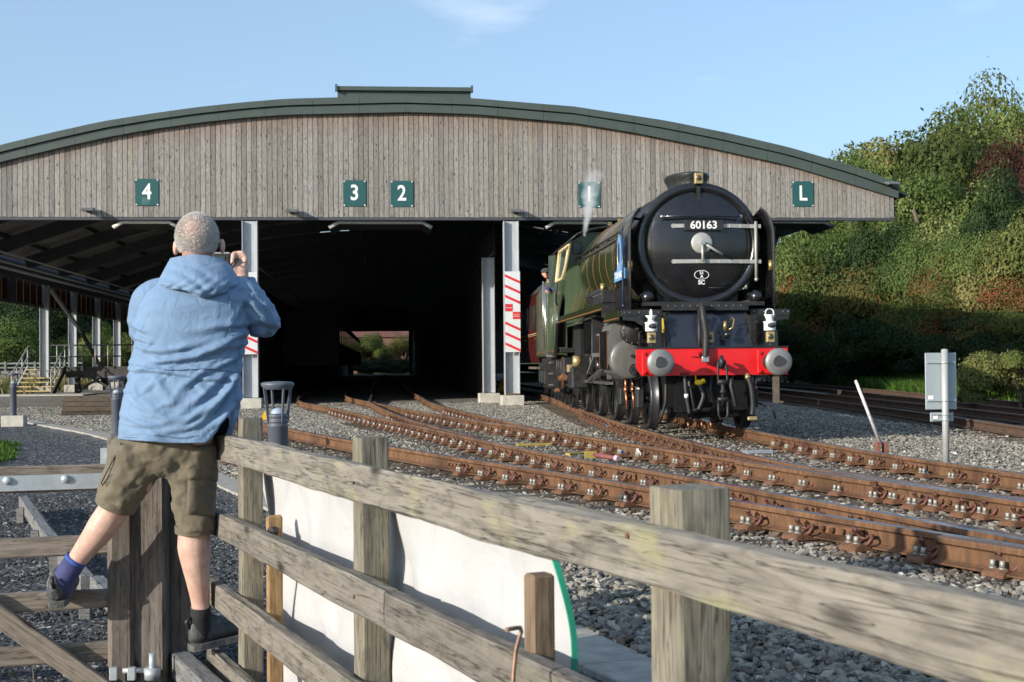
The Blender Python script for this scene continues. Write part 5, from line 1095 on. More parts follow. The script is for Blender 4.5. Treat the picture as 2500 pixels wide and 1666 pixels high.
# ---- bollard lights
MBOL = M('bollard_grey', (.085, .095, .12), rough=.5, var=.08, sc=4); MDIF = M('diffuser', (.35, .42, .50), rough=.25, var=.06)
def bollard(x, y, z0, label, base=True, blk=.37):
    g = thing('bollard_light', label, 'bollard light', (x, y, z0), group='grey bollard lights along the path'); zt = .925
    part('post', MB().lathe([(.072, z0), (.072, zt-.30), (.074, zt-.298), (.074, zt-.285), (.070, zt-.283), (.070, zt-.27), (.074, zt-.268), (.074, zt-.255), (.070, zt-.253), (.070, zt-.235), (.074, zt-.232), (.074, zt-.21), (.0, zt-.205)], (x, y, 0), Zv, 28), MBOL, g)
    part('diffuser', MB().lathe([(.055, 0), (.05, .02), (.03, .035), (0, .042)], (x, y, zt-.205), Zv, 20), MDIF, g)
    part('cap', MB().lathe([(0, -.035), (.095, -.035), (.10, -.028), (.118, -.004), (.118, .012), (.10, .02), (0, .026)], (x, y, zt-.0), Zv, 32), MBOL, g)
    for k in range(4):
        a = .5+k*math.pi/2; part('strut', MB().bar((x+.07*math.cos(a), y+.07*math.sin(a), zt-.275), (x+.10*math.cos(a), y+.10*math.sin(a), zt-.025), .012, .020, up=(math.cos(a), math.sin(a), 0)), MBOL, g)
    if base: part('base_block', MB().box((x+.02, y, z0+.09), (.50, .34, .26), ch=.012), MBASE, g)
bollard(-8.52, 32.0, -.245, 'grey lamp bollard on a concrete block at the far left')
q = onY(285, 960, 18.7); bollard(q.x, q.y, -.26, 'dark lamp bollard half hidden beside the photographer\'s jacket', False)
q = onY(678, 960, 9.8); bollard(q.x, q.y, -.26, 'dark lamp bollard behind the fence, right of the first post', False)
# ---- sign seen from behind, point lever, small white post
MPOLE = M('grey_pole', (.40, .40, .39), rough=.5, metal=.2, var=.06, sc=4); MBACK = M('sign_back', (.34, .39, .41), rough=.5, metal=.2, var=.05)
Ys = 14.6; q = onY(2308, 1000, Ys); SG = thing('sign_post', 'grey post carrying two sign plates seen from behind', 'sign', (q.x, q.y, -.22))
zt = onY(2305, 855, Ys).z; part('pole', MB().cyl((q.x, q.y, -.24), (q.x, q.y, zt), .037, n=18).lathe([(.037, 0), (.03, .01), (0, .014)], (q.x, q.y, zt), Zv, 18), MPOLE, SG)
a, b = onY(2263, 862, Ys), onY(2341, 1000, Ys); c = (a+b)/2; pl = part('plate', MB().box((c.x, q.y+.06, c.z), (b.x-a.x, .012, a.z-b.z), ch=.004), MBACK, SG)
for f in (.17, .84): z = a.z+(b.z-a.z)*f; part('channel', MB().box((c.x, q.y+.045, z), (b.x-a.x-.03, .02, .018)), MBACK, pl); part('clamp', MB().lathe([(.04, -.009), (.044, -.009), (.044, .009), (.04, .009)], (q.x, q.y, z), Zv, 18), MBOLTF, pl)
part('sticker', MB().box((a.x+.06, q.y+.051, b.z+.135), (.06, .004, .042)), MWHT, pl); 
a, b = onY(2276, 1008, Ys), onY(2333, 1030, Ys); c = (a+b)/2; pl = part('small_plate', MB().box((c.x, q.y+.06, c.z), (b.x-a.x, .012, a.z-b.z), ch=.004), MBACK, SG)
for f in (.22, .8): z = a.z+(b.z-a.z)*f; part('channel', MB().box((c.x, q.y+.045, z), (b.x-a.x-.03, .02, .014)), MBACK, pl); part('clamp', MB().lathe([(.04, -.007), (.044, -.007), (.044, .007), (.04, .007)], (q.x, q.y, z), Zv, 18), MBOLTF, pl)
part('sticker', MB().box((a.x+.06, q.y+.051, c.z), (.05, .004, .04)), MWHT, pl)
Yl = 16.6; q0, q1 = onY(2150, 1085, Yl), onY(2090, 932, Yl-.1); LV = thing('point_lever', 'white leaning hand lever of the points in a rusty red base', 'lever', (q0.x, q0.y, -.21))
part('lever', MB().cyl(q0, q1, .023, .019, n=10).sphere(q1, .021, 10, 8), M('chipped_white', (.60, .57, .54), rough=.6, var=.25, sc=30), LV)
MLB = M('red_oxide', (.19, .08, .055), rough=.7, var=.3, sc=14)
part('base', MB().box((q0.x-.02, q0.y, -.185), (.95, .35, .035)).box((q0.x-.12, q0.y, -.14), (.28, .2, .06)).box((q0.x-.045, q0.y, -.07), (.045, .12, .2)).box((q0.x+.06, q0.y, -.07), (.045, .12, .2)).box((q0.x-.5, q0.y-.05, -.17), (.2, .15, .04)), MLB, LV)
q = onz(2357, 955, -.2); solo('marker_post', MB().cyl((q.x, q.y, -.3), (q.x, q.y, .3), .06, n=10), MWHT, 'small white marker post in the grass by the farthest track', 'marker post', (q.x, q.y, -.2))
part_ = solo('drain_slab', MB().box((q.x+.4, q.y-.3, -.17), (1.3, .6, .08)), MBASE, 'pale concrete slab lying in the grass beside the white post', 'slab', (q.x+.4, q.y-.3, -.2))
# grating beside the loco
q = onz(1330, 975, -.2); solo('track_mat', MB().box((q.x, q.y, -.205), (.9, 1.6, .03)), MDECK, 'dark flat mat on the ballast beside the tender', 'mat', (q.x, q.y, -.21))

# ================================================================ vegetation
def leaf_mat(name, stops, sat=1.):
    m, t, p = base_mat(name); a = N(t, 'ShaderNodeAttribute', attribute_name='tint')
    c = ramp(t, a.outputs['Fac'], stops); t.links.new(c, p.inputs['Base Color']); p.inputs['Roughness'].default_value = .6; p.inputs['Specular IOR Level'].default_value = .12
    tr = N(t, 'ShaderNodeBsdfTranslucent'); t.links.new(mixc(t, 1, c, (1.0, 1.0, .5), 'MULTIPLY'), tr.inputs['Color']); ms = N(t, 'ShaderNodeMixShader'); ms.inputs[0].default_value = .22
    t.links.new(p.outputs[0], ms.inputs[1]); t.links.new(tr.outputs[0], ms.inputs[2]); t.links.new(ms.outputs[0], t.nodes['Material Output'].inputs[0]); return m
ML_G = leaf_mat('leaf_green', [(0, (.038, .066, .018)), (.5, (.092, .138, .036)), (.85, (.15, .19, .055)), (1, (.23, .24, .09))])
ML_D = leaf_mat('leaf_dark', [(0, (.014, .028, .012)), (.5, (.026, .048, .017)), (1, (.048, .075, .024))])  # dark leaf tone, also stands in for shade on trees beyond the shed
ML_Y = leaf_mat('leaf_olive', [(0, (.05, .07, .02)), (.5, (.112, .135, .037)), (.85, (.175, .185, .058)), (1, (.25, .22, .085))])
ML_R = leaf_mat('leaf_hawthorn', [(0, (.045, .075, .018)), (.45, (.09, .12, .03)), (.66, (.11, .115, .033)), (.78, (.17, .075, .03)), (1, (.25, .075, .035))])
ML_B = leaf_mat('leaf_copper', [(0, (.035, .016, .012)), (.6, (.075, .032, .022)), (1, (.13, .065, .035))])
MBARK = M('bark', (.10, .08, .06), rough=.9, var=.3, sc=12, bmp=.5, bsc=30)
def crown_mesh(name, mat, n, R3, ncl, leaf, seed, spread=.33, hang=0.):
    g = np.random.default_rng(seed); cl = g.normal(size=(ncl, 3)); cl /= np.linalg.norm(cl, axis=1)[:, None]; cl[:, 2] = np.abs(cl[:, 2])*1.15-.35
    cl *= (.42+.62*g.random((ncl, 1))**.7); cr_ = spread*(.6+.8*g.random(ncl)); ct = np.clip(.5+.22*g.normal(size=ncl), 0, 1)
    k = g.integers(0, ncl, n); d = g.normal(size=(n, 3)); d /= np.linalg.norm(d, axis=1)[:, None]; d[:, 2] = np.where(d[:, 2] < -.2, -d[:, 2]*.6, d[:, 2])
    rr = cr_[k]*(.82+.24*g.random(n)**.8); sprig = g.random(n) < .03; rr = np.where(sprig, rr*1.16, rr)
    P = (cl[k]+d*rr[:, None])*np.array(R3)
    nrm = d+.34*g.normal(size=(n, 3)); nrm /= np.linalg.norm(nrm, axis=1)[:, None]
    a = np.cross(nrm, g.normal(size=(n, 3))); a /= np.linalg.norm(a, axis=1)[:, None]+1e-9; b = np.cross(nrm, a); s = leaf*(.55+.9*g.random(n)); s2 = s*(.55+.3*g.random(n))
    A = a*s[:, None]; B = b*s2[:, None]; V = np.stack([P-A, P-B*.9+A*.1, P+A, P+B*.9+A*.1], 1).reshape(-1, 3)
    F = np.arange(4*n).reshape(n, 4); me = bpy.data.meshes.new(name); me.vertices.add(4*n); me.vertices.foreach_set('co', V.astype(np.float32).ravel()); me.loops.add(4*n); me.loops.foreach_set('vertex_index', F.astype(np.int32).ravel())
    me.polygons.add(n); me.polygons.foreach_set('loop_start', np.arange(0, 4*n, 4, dtype=np.int32)); me.polygons.foreach_set('loop_total', np.full(n, 4, np.int32)); me.update(calc_edges=True)
    tint = np.clip(ct[k]+.09*g.normal(size=n), 0, 1); at = me.attributes.new('tint', 'FLOAT', 'FACE'); at.data.foreach_set('value', tint.astype(np.float32)); me.materials.append(mat); return me
def trunk_mesh(name, h, r, seed, limbs=6):
    g = random.Random(seed); mb = MB(); top = Vector((g.uniform(-.3, .3), g.uniform(-.3, .3), h)); mb.tube([(0, 0, -.5), (0, 0, h*.3), top*.65, top], [r, r*.8, r*.55, r*.2], 8)
    for k in range(limbs):
        z = h*g.uniform(.25, .8); a = g.uniform(0, 6.28); L = h*g.uniform(.15, .3); b = Vector((math.cos(a)*L, math.sin(a)*L, z+L*.7)); mb.tube([(0, 0, z), b*.5+Vector((0, 0, z*.5+.1)), b], [r*.4, r*.25, r*.07], 6)
    return mb.mesh(name, MBARK)
CR = {}
def crown_kind(kind, mat, v, n, leaf, ncl): 
    key = (kind, v)
    if key not in CR: CR[key] = crown_mesh('crown', mat, n, (1, 1, 1), ncl, leaf, hash(kind) % 1000*0+sum(map(ord, kind))+v*7, .34)
    return CR[key]
TRK = [trunk_mesh('trunk', 1, .05, s) for s in range(3)]
MATK = {'green': ML_G, 'dark': ML_D, 'olive': ML_Y, 'haw': ML_R, 'copper': ML_B}
def tree(x, y, h, w, kind, v, label, cat='tree', name='tree', low=.08, group=None, n=52000, leaf=.017, ncl=46, rz=None):
    z = float(gz(x, y)); o = thing(name, label, cat, (x, y, z), random.uniform(0, 6.28) if rz is None else rz, group)
    c = objm('crown', crown_kind(kind+name, MATK[kind], v, n, leaf*{'olive': 1.25, 'haw': .85, 'dark': 1.1}.get(kind, 1.), int(ncl*{'olive': .7, 'haw': .8, 'copper': .6}.get(kind, 1.))), o, (0, 0, h*(low+(1-low)*.30 if low else .25))); c.scale = (w/2/1.12, w/2/1.12, h*(1-low)*.68 if low else h*.74)
    tk = objm('trunk', TRK[v % 3], o); tk.scale = (h*.75,)*3; return o
bank = 'trees on the wooded bank right of the shed'
for (px, py, Y, w, kind, v, lab) in (
    (2490, 205, 72, 10, 'olive', 0, 'tallest rounded olive tree at the top right corner of the bank'),
    (2390, 262, 70, 8, 'green', 0, 'tall green tree just left of the tallest one on the skyline'),
    (2300, 285, 66, 8, 'olive', 1, 'yellowish skyline tree sloping down left of the tall green one'),
    (2200, 322, 64, 9, 'olive', 2, 'feathery olive tree midway down the sloping skyline'),
    (2110, 352, 60, 8, 'green', 1, 'lower green skyline tree nearest the end of the shed roof'),
    (2065, 400, 57, 7, 'green', 2, 'green tree peeping out just behind the roof end'),
    (2480, 320, 58, 5.5, 'copper', 0, 'dark copper leaved tree at the right edge of the bank'),
    (2330, 400, 54, 7.5, 'green', 2, 'bright green tree in the middle of the bank, lit by the sun'),
    (2440, 430, 50, 6, 'dark', 1, 'dark green tree below the copper leaved tree'),
    (2210, 470, 55, 6.5, 'olive', 0, 'olive tree directly right of the shed roof end'),
    (2140, 520, 52, 6, 'dark', 0, 'dark green tree right under the end of the shed boards'),
    (2010, 545, 54, 6, 'green', 0, 'leafy green tree seen beneath the shed beam'),
    (1930, 560, 58, 6, 'green', 2, 'small green tree showing beside the right smoke deflector'),
    (2260, 560, 48, 5.5, 'green', 0, 'rounded light green tree above the red berried bushes'),
    (2390, 560, 46, 5.5, 'green', 1, 'light green tree on the lower right of the bank'),
    (2500, 520, 44, 5.5, 'olive', 1, 'olive tree at the right edge below the copper one')):
    Y = Y*1.32; w *= (1.35 if py < 430 else 1.08)*random.uniform(.9, 1.12); q = onY(px, py, Y); tree(q.x, Y, q.z-float(gz(q.x, Y)), w, kind, v, lab, group=bank)
hw = 'hawthorn bushes with red berries below the bank'
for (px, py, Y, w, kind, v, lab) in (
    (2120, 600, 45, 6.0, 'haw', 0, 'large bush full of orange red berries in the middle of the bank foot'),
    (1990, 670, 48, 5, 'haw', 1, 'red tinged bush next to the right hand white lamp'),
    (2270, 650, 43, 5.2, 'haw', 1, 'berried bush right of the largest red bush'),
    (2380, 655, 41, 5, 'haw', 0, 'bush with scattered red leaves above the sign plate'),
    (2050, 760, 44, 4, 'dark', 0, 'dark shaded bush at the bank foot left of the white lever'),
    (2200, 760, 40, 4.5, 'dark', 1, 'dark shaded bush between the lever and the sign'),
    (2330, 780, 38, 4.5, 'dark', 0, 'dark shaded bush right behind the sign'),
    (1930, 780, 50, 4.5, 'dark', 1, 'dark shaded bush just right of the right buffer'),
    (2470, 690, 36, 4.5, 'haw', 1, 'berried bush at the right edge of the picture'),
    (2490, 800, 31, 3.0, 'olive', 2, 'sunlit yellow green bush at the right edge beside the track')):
    if px < 2480: k_ = (69-(px-1900)*.03+(4 if py < 700 else 0))/Y; Y *= k_; w *= k_*.86
    q = onY(px, py, Y); tree(q.x, Y, q.z-float(gz(q.x, Y)), w, kind, v, lab, 'bush', 'bush', .0, hw if kind == 'haw' else None, n=30000, leaf=.019, ncl=24)
lf = 'trees seen through the open left side of the shed'
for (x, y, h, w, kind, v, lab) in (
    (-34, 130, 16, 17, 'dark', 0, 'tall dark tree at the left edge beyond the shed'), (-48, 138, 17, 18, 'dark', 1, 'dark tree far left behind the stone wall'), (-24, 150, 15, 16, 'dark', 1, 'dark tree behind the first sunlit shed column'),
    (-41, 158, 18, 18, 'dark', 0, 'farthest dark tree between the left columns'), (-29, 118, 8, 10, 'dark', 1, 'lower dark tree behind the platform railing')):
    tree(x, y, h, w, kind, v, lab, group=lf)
for (x, y, h, w, kind, v, lab) in (
    (-27.5, 100, 5.0, 8, 'green', 1, 'wide green bush at the far left behind the steps'), (-33, 103, 5.6, 8, 'green', 2, 'green bush at the left edge beside the stone wall'), (-22.5, 108, 4.6, 6, 'green', 0, 'green bush behind the platform railing'),
    (-19.5, 104, 3.9, 4.5, 'olive', 1, 'bright small bush between two sunlit columns')):
    tree(x, y, h, w, kind, v, lab, 'bush', 'bush', 0, 'bushes beyond the platform')
for (x, y, h, w, kind, v, lab) in ((-6.5, 192, 6.2, 6, 'green', 0, 'sunlit bush seen left in the far shed opening'), (-2.0, 196, 6.0, 7, 'olive', 1, 'olive bush in the middle of the far shed opening'), (2.6, 193, 6.6, 6, 'haw', 0, 'reddish bush at the right of the far shed opening'), (.4, 189, 2.8, 7, 'dark', 0, 'low dark hedge along the bottom of the far opening'), (-4.6, 188, 2.6, 6, 'dark', 1, 'low dark bush at the left end of the hedge in the far opening'), (4.2, 188, 2.7, 6, 'dark', 1, 'low dark bush at the right end of the hedge in the far opening'), (-1.5, 187, 1.8, 6, 'dark', 0, 'lowest dark bush in front of the hedge in the far opening')):
    tree(x, y, h, w, kind, v, lab, 'bush', 'bush', 0, 'bushes beyond the far end of the shed')
# house behind the far opening
HS = thing('house', 'house with a red brown roof seen through the far shed opening', 'house', (-3, 222, -.3))
part('wall', MB().box((-3, 225, 2.8), (26, 8, 6)), M('brick', (.17, .085, .06), var=.2), HS); part('roof', MB().prism([(-13.6, 0), (13.6, 0), (13.0, 3.2), (-13.0, 3.2)], (-3, 220.6, 5.6), (1, 0, 0), (0, .75, .66), (0, .2, 0)), M('clay_tiles', (.13, .055, .045), var=.3, sc=3), HS)
# stone wall and post rail at the far left
WL = thing('stone_wall', 'grey stone wall with a railing on top at the far left', 'wall', (-28, 92, -.25))
MSTN = M('wall_stone', (.17, .165, .155), rough=.9, var=.4, sc=3, bmp=.6, bsc=8)
for r_i in range(4):
    x = -44.0+.3*(r_i % 2)
    while x < -20.0:
        w = random.uniform(.55, 1.0); part('stone', MB().box((x+w/2, 92, .0+r_i*.26), (w-.04, .5+random.uniform(-.05, .05), .235), ch=.03), MSTN, WL); x += w
for x in np.arange(-44, -20, 1.9): part('rail_post', MB().box((x, 92, 1.15), (.14, .14, .7)), MSTN, WL)
part('wall_rail', MB().box((-32, 92, 1.38), (24, .06, .1)).box((-32, 92, 1.1), (24, .05, .08)), M('rail_grey', (.2, .21, .22)), WL)
# grass and weeds
def grass(name, label, pts, h, mat, seed, w=.012):
    g = np.random.default_rng(seed); n = len(pts); P = np.array(pts); hh = h*(.4+.9*g.random(n)); a = g.random(n)*6.28; ww = w*(.7+.6*g.random(n)); ln = g.normal(size=(n, 2))*.35
    D = np.stack([np.cos(a)*ww, np.sin(a)*ww, np.zeros(n)], 1); T = P+np.stack([ln[:, 0]*hh, ln[:, 1]*hh, hh], 1); Mid = (P+T)/2+np.stack([-ln[:, 0]*hh*.15, -ln[:, 1]*hh*.15, hh*.1], 1)
    V = np.stack([P-D, P+D, Mid+D*.7, Mid-D*.7, T], 1).reshape(-1, 3); f = []
    for i in range(n): f += [(5*i, 5*i+1, 5*i+2, 5*i+3), (5*i+3, 5*i+2, 5*i+4)]
    me = bpy.data.meshes.new(name); me.from_pydata(V.tolist(), [], f); tint = np.repeat(np.clip(.5+.25*g.normal(size=n), 0, 1), 2); at = me.attributes.new('tint', 'FLOAT', 'FACE'); at.data.foreach_set('value', tint.astype(np.float32)); me.materials.append(mat)
    return tag(objm(name, me), label, None, None, 'stuff')
ML_GR = leaf_mat('blade_green', [(0, (.025, .06, .008)), (.5, (.05, .11, .015)), (1, (.10, .16, .03))]); ML_DRY = leaf_mat('blade_dry', [(0, (.07, .10, .02)), (.4, (.17, .16, .06)), (.8, (.30, .24, .12)), (1, (.50, .46, .36))])
g_ = np.random.default_rng(3)
p_ = [(x, y, float(gz(x, y))) for x, y in zip(-8.2+2.8*g_.random(9000), 18.5+6.5*g_.random(9000)) if x < -5.35-(y-20)*.26+.12*math.sin(y*5)]
grass('lawn', 'patch of green grass at the left edge beside the dark path', p_, .09, ML_GR, 4)
p_ = [(x, y, -.25) for x, y in zip(-27+9.2*g_.random(7000), 70+16*g_.random(7000))]; grass('weeds', 'dry grass and wild flowers before the stone wall at the far left', p_, .75, ML_DRY, 5, .03)
y_ = 24+40*g_.random(26000)**1.2; x_ = np.interp(y_, [20, 30, 45, 60], [14.9, 15.9, 18.0, 21.5])+g_.random(26000)**1.5*6; p_ = [(x, y, float(gz(x, y))) for x, y in zip(x_, y_)]; grass('verge_grass', 'long grass along the foot of the wooded bank', p_, .5, ML_GR, 6, .02)
p_ = [(x, y, float(gz(x, y))-.02) for x, y in zip(-1.0+.5*g_.normal(size=260), 5.3+.5*g_.normal(size=260)) if x < -.2 and not (-1.3 < x < -.9)]; grass('weeds', 'small tufts of weed at the foot of the gate post', p_, .10, ML_DRY, 7, .004)
# ================================================================ people
def skin_mat(name, c, c2):
    m, t, p = base_mat(name); v = coords(t); f = noise_n(t, v, 22, 6, .7); t.links.new(ramp(t, f, [(.25, tuple(x*.86 for x in c2)), (.45, c2), (.62, c), (.8, tuple(min(1, x*1.1) for x in c))]), p.inputs['Base Color']); p.inputs['Roughness'].default_value = .5
    p.inputs['Subsurface Weight'].default_value = .12; p.inputs['Subsurface Radius'].default_value = (.012, .005, .003); bump(t, p, noise_n(t, v, 160, 3), .08, .002); return m
MSKIN = skin_mat('skin', (.60, .40, .32), (.52, .32, .25)); MFACE = skin_mat('face_skin', (.52, .28, .21), (.45, .22, .16))
def cloth(name, c, vr=.12, fold=.5, sc=9, fd=.02):
    m, t, p = base_mat(name); v = coords(t); f = noise_n(t, v, 5, 4); t.links.new(ramp(t, f, [(.3, tuple(x*(1-vr) for x in c)), (.7, tuple(x*(1+vr) for x in c))]), p.inputs['Base Color']); p.inputs['Roughness'].default_value = .75
    p.inputs['Sheen Weight'].default_value = .15; p.inputs['Specular IOR Level'].default_value = .3
    w = noise_n(t, v, sc, 4, .5, 1.2); b1 = N(t, 'ShaderNodeBump', Strength=fold, Distance=fd); t.links.new(w, b1.inputs['Height']); b2 = N(t, 'ShaderNodeBump', Strength=.2, Distance=.002); t.links.new(noise_n(t, v, 220, 2), b2.inputs['Height'])
    t.links.new(b1.outputs[0], b2.inputs['Normal']); t.links.new(b2.outputs[0], p.inputs['Normal']); return m
MJK = cloth('jacket_blue', (.15, .24, .37), .07, .6, 13, .015); MSH = cloth('shorts_khaki', (.135, .115, .078), .12, .45, 9, .02); MSHP = cloth('pocket_khaki', (.122, .103, .072), .12, .4, 14)
MSOCK = cloth('sock_black', (.012, .012, .013), .2, .5, 40, .006); MBRC = cloth('ankle_brace_blue', (.05, .055, .16), .15, .2, 60, .004); MBRE = cloth('brace_edge', (.04, .09, .34)); MSHOE = M('shoe_grey', (.055, .057, .058), rough=.6, var=.3, sc=30, bmp=.4, bsc=60); MSOLE = M('shoe_sole', (.10, .10, .095), rough=.8, var=.35, sc=40, bmp=.5, bsc=90)
YP = 5.42
def Wp(px, py, dy=0.): return onY(px, py, YP+dy)
def proj(p):
    v = Vector(p)-EYE; z = v.dot(FWD); return IW/2+FPX*v.dot(RIGHT)/z, IH/2-FPX*v.dot(UP)/z
PX = YP/FPX
q = Wp(430, 1300); MAN = thing('person', 'person in a pale blue hooded jacket and khaki shorts, photographing from astride the gate posts', 'person', (q.x, q.y, -.28))
mb = MB()
def blob(px, py, dy, rx, ry, rz): mb.sphere(Wp(px, py, dy), (rx, ry, rz), 20, 14)
blob(481, 581, .0, .079, .095, .092); blob(488, 622, .045, .058, .07, .072); blob(500, 608, .118, .014, .022, .026); blob(494, 640, .085, .04, .035, .03)
for px, py in ((429, 606), (543, 602)): blob(px, py, .012, .011, .022, .031)
mb.tube([Wp(480, 618, .02), Wp(476, 655, .0), Wp(470, 700, -.0)], [.052, .058, .075], 14)
mb.tube([Wp(468, 690), Wp(466, 750), Wp(452, 900), Wp(420, 1080)], [(.06, .08), (.09, .18), (.095, .17), (.11, .155)], 18)
mb.tube([Wp(575, 725), Wp(640, 790, .03), Wp(598, 700, .24)], [.05, .042, .031], 12); mb.tube([Wp(598, 700, .24), Wp(590, 678, .25)], [.031, .03], 12)
blob(589, 662, .25, .031, .024, .034); blob(586, 640, .275, .024, .026, .026); blob(583, 629, .262, .021, .022, .021); blob(578, 636, .262, .018, .02, .02); blob(594, 650, .262, .024, .022, .03)
for pts, r in (([(597, 648, .245), (600, 630, .245), (591, 616, .245), (580, 617, .25), (574, 626, .25)], .0098), ([(592, 646, .265), (596, 630, .27), (586, 617, .272), (575, 620, .276)], .0098), ([(588, 650, .285), (590, 634, .29), (580, 622, .292), (571, 626, .292)], .0092), ([(582, 654, .30), (583, 640, .305), (574, 630, .305), (567, 634, .302)], .008),
               ([(578, 672, .24), (571, 655, .235), (568, 638, .235), (570, 622, .24), (572, 616, .25)], .0115)):
    mb.tube([Wp(*p) for p in pts], [r*1.15]+[r]*(len(pts)-2)+[r*.75], 9)
mb.tube([Wp(365, 720), Wp(352, 800, .14), Wp(500, 668, .32)], [.05, .042, .031], 12); blob(512, 655, .31, .03, .02, .035)
for k in range(4): mb.tube([Wp(508, 648+k*4, .315), Wp(515, 638+k*5, .35), Wp(526, 640+k*5, .345)], .0095, 8)
mb.tube([Wp(512, 660, .29), Wp(520, 652, .27), Wp(528, 646, .275)], .011, 8)
for P_, r_ in (([(345, 1100, 0), (330, 1170, .02), (290, 1225, .06), (262, 1268, .06), (238, 1302, .07), (205, 1345, .09), (172, 1392, .11), (152, 1432, .13)], [.085, .078, .063, .059, .060, .047, .037, .038]),
               ([(478, 1100, 0), (478, 1200, .03), (475, 1285, .05), (473, 1325, .05), (478, 1375, .05), (486, 1440, .07), (491, 1495, .08), (492, 1540, .09)], [.085, .078, .063, .059, .0655, .050, .036, .038])):
    mb.tube(smooth_path([Wp(*p) for p in P_], .02), np.interp(np.linspace(0, 1, len(smooth_path([Wp(*p) for p in P_], .02))), np.linspace(0, 1, len(r_)), r_), 18)
bd = part('body', mb, MSKIN, MAN); rm = bd.modifiers.new('unite', 'REMESH'); rm.mode = 'VOXEL'; rm.voxel_size = .0058; rm.use_smooth_shade = True; sm = bd.modifiers.new('soft', 'SMOOTH'); sm.iterations = 4; sm.factor = .5
for px in (478, 515): part('eye', MB().sphere(Wp(px, 600, .095), .012, 10, 8), M('eye_white', (.6, .6, .58), rough=.2), bd)
# hair: short cropped strands over a grey cap of stubble
MH, t, p = base_mat('short_grey_hair'); v = coords(t); t.links.new(ramp(t, noise_n(t, v, 30, 3), [(.3, (.60, .56, .52)), (.7, (.72, .69, .66))]), p.inputs['Base Color']); p.inputs['Roughness'].default_value = .75; p.inputs['Specular IOR Level'].default_value = .2; MHT, MHP, MHV = t, p, v
hc = Wp(481, 579, -.0); HRv = Vector((.0815, .0975, .0945)); gh = random.Random(5); mb = MB(); strands = 0
sbn = N(MHT, 'ShaderNodeVectorMath', operation='SUBTRACT'); sbn.inputs[1].default_value = hc-Vector(MAN.location); MHT.links.new(MHV, sbn.inputs[0]); nrn = N(MHT, 'ShaderNodeVectorMath', operation='NORMALIZE'); MHT.links.new(sbn.outputs[0], nrn.inputs[0])
bald = (Wp(474, 556, -.085)-hc).normalized()
while strands < 15000:
    d = Vector((gh.gauss(0, 1), gh.gauss(0, 1), gh.gauss(0, 1))).normalized()
    if d.z < -.62 or (d.y > .25 and d.z < .45): continue
    b = d.dot(bald)
    if b > .80 and gh.random() < min(.62, (b-.78)*3.2): continue
    s = hc+Vector((d.x*HRv.x, d.y*HRv.y, d.z*HRv.z))*.985; L = gh.uniform(.005, .0105); tip = s+(d*.75+Vector((gh.gauss(0, .25), gh.gauss(0, .25), gh.gauss(-.15, .25)))).normalized()*L
    sd = d.cross(Vector((gh.gauss(0, 1), gh.gauss(0, 1), gh.gauss(0, 1)))).normalized()*.0009; mb.add([s-sd, s+sd, tip], [(0, 1, 2)], True); strands += 1
part('hair', mb, MH, MAN)
MSC, t, p = base_mat('cropped_scalp'); v = coords(t); sb_ = N(t, 'ShaderNodeVectorMath', operation='SUBTRACT'); t.links.new(v, sb_.inputs[0]); bp_ = hc+Vector((bald.x*HRv.x, bald.y*HRv.y, bald.z*HRv.z))-Vector(MAN.location); sb_.inputs[1].default_value = bp_; ln_ = N(t, 'ShaderNodeVectorMath', operation='LENGTH'); t.links.new(sb_.outputs[0], ln_.inputs[0])
ad_ = N(t, 'ShaderNodeMath', operation='MULTIPLY_ADD'); t.links.new(noise_n(t, v, 60, 4), ad_.inputs[0]); ad_.inputs[1].default_value = .05; t.links.new(ln_.outputs['Value'], ad_.inputs[2])
t.links.new(ramp(t, ad_.outputs[0], [(.035, (.54, .37, .30)), (.115, (.50, .45, .405))]), p.inputs['Base Color']); p.inputs['Roughness'].default_value = .7; bump(t, p, noise_n(t, v, 240, 3), .4, .003)
cm_ = MB().sphere(hc, tuple(a_*.988 for a_ in HRv), 40, 28); keep = [f for f in cm_.f if not (lambda d: d.z < -.60 or (d.y > .3 and d.z < .42))(((sum((Vector(cm_.v[i]) for i in f), Vector((0, 0, 0)))/len(f))-hc).normalized())]
cm_.f = keep; cm_.sm = [True]*len(keep); cm_.mi = [0]*len(keep); part('scalp', cm_, MSC, MAN)
part('glasses', MB().tube([Wp(541, 588, .0), Wp(541, 586, .05), Wp(536, 590, .10)], .0028, 6).tube([Wp(425, 592, .02), Wp(436, 592, .09)], .0028, 6).tube([Wp(536, 590, .10), Wp(520, 598, .125), Wp(500, 598, .13), Wp(470, 598, .12), Wp(437, 594, .09)], .0028, 6), M('glasses_pale', (.6, .62, .65), rough=.3), MAN)
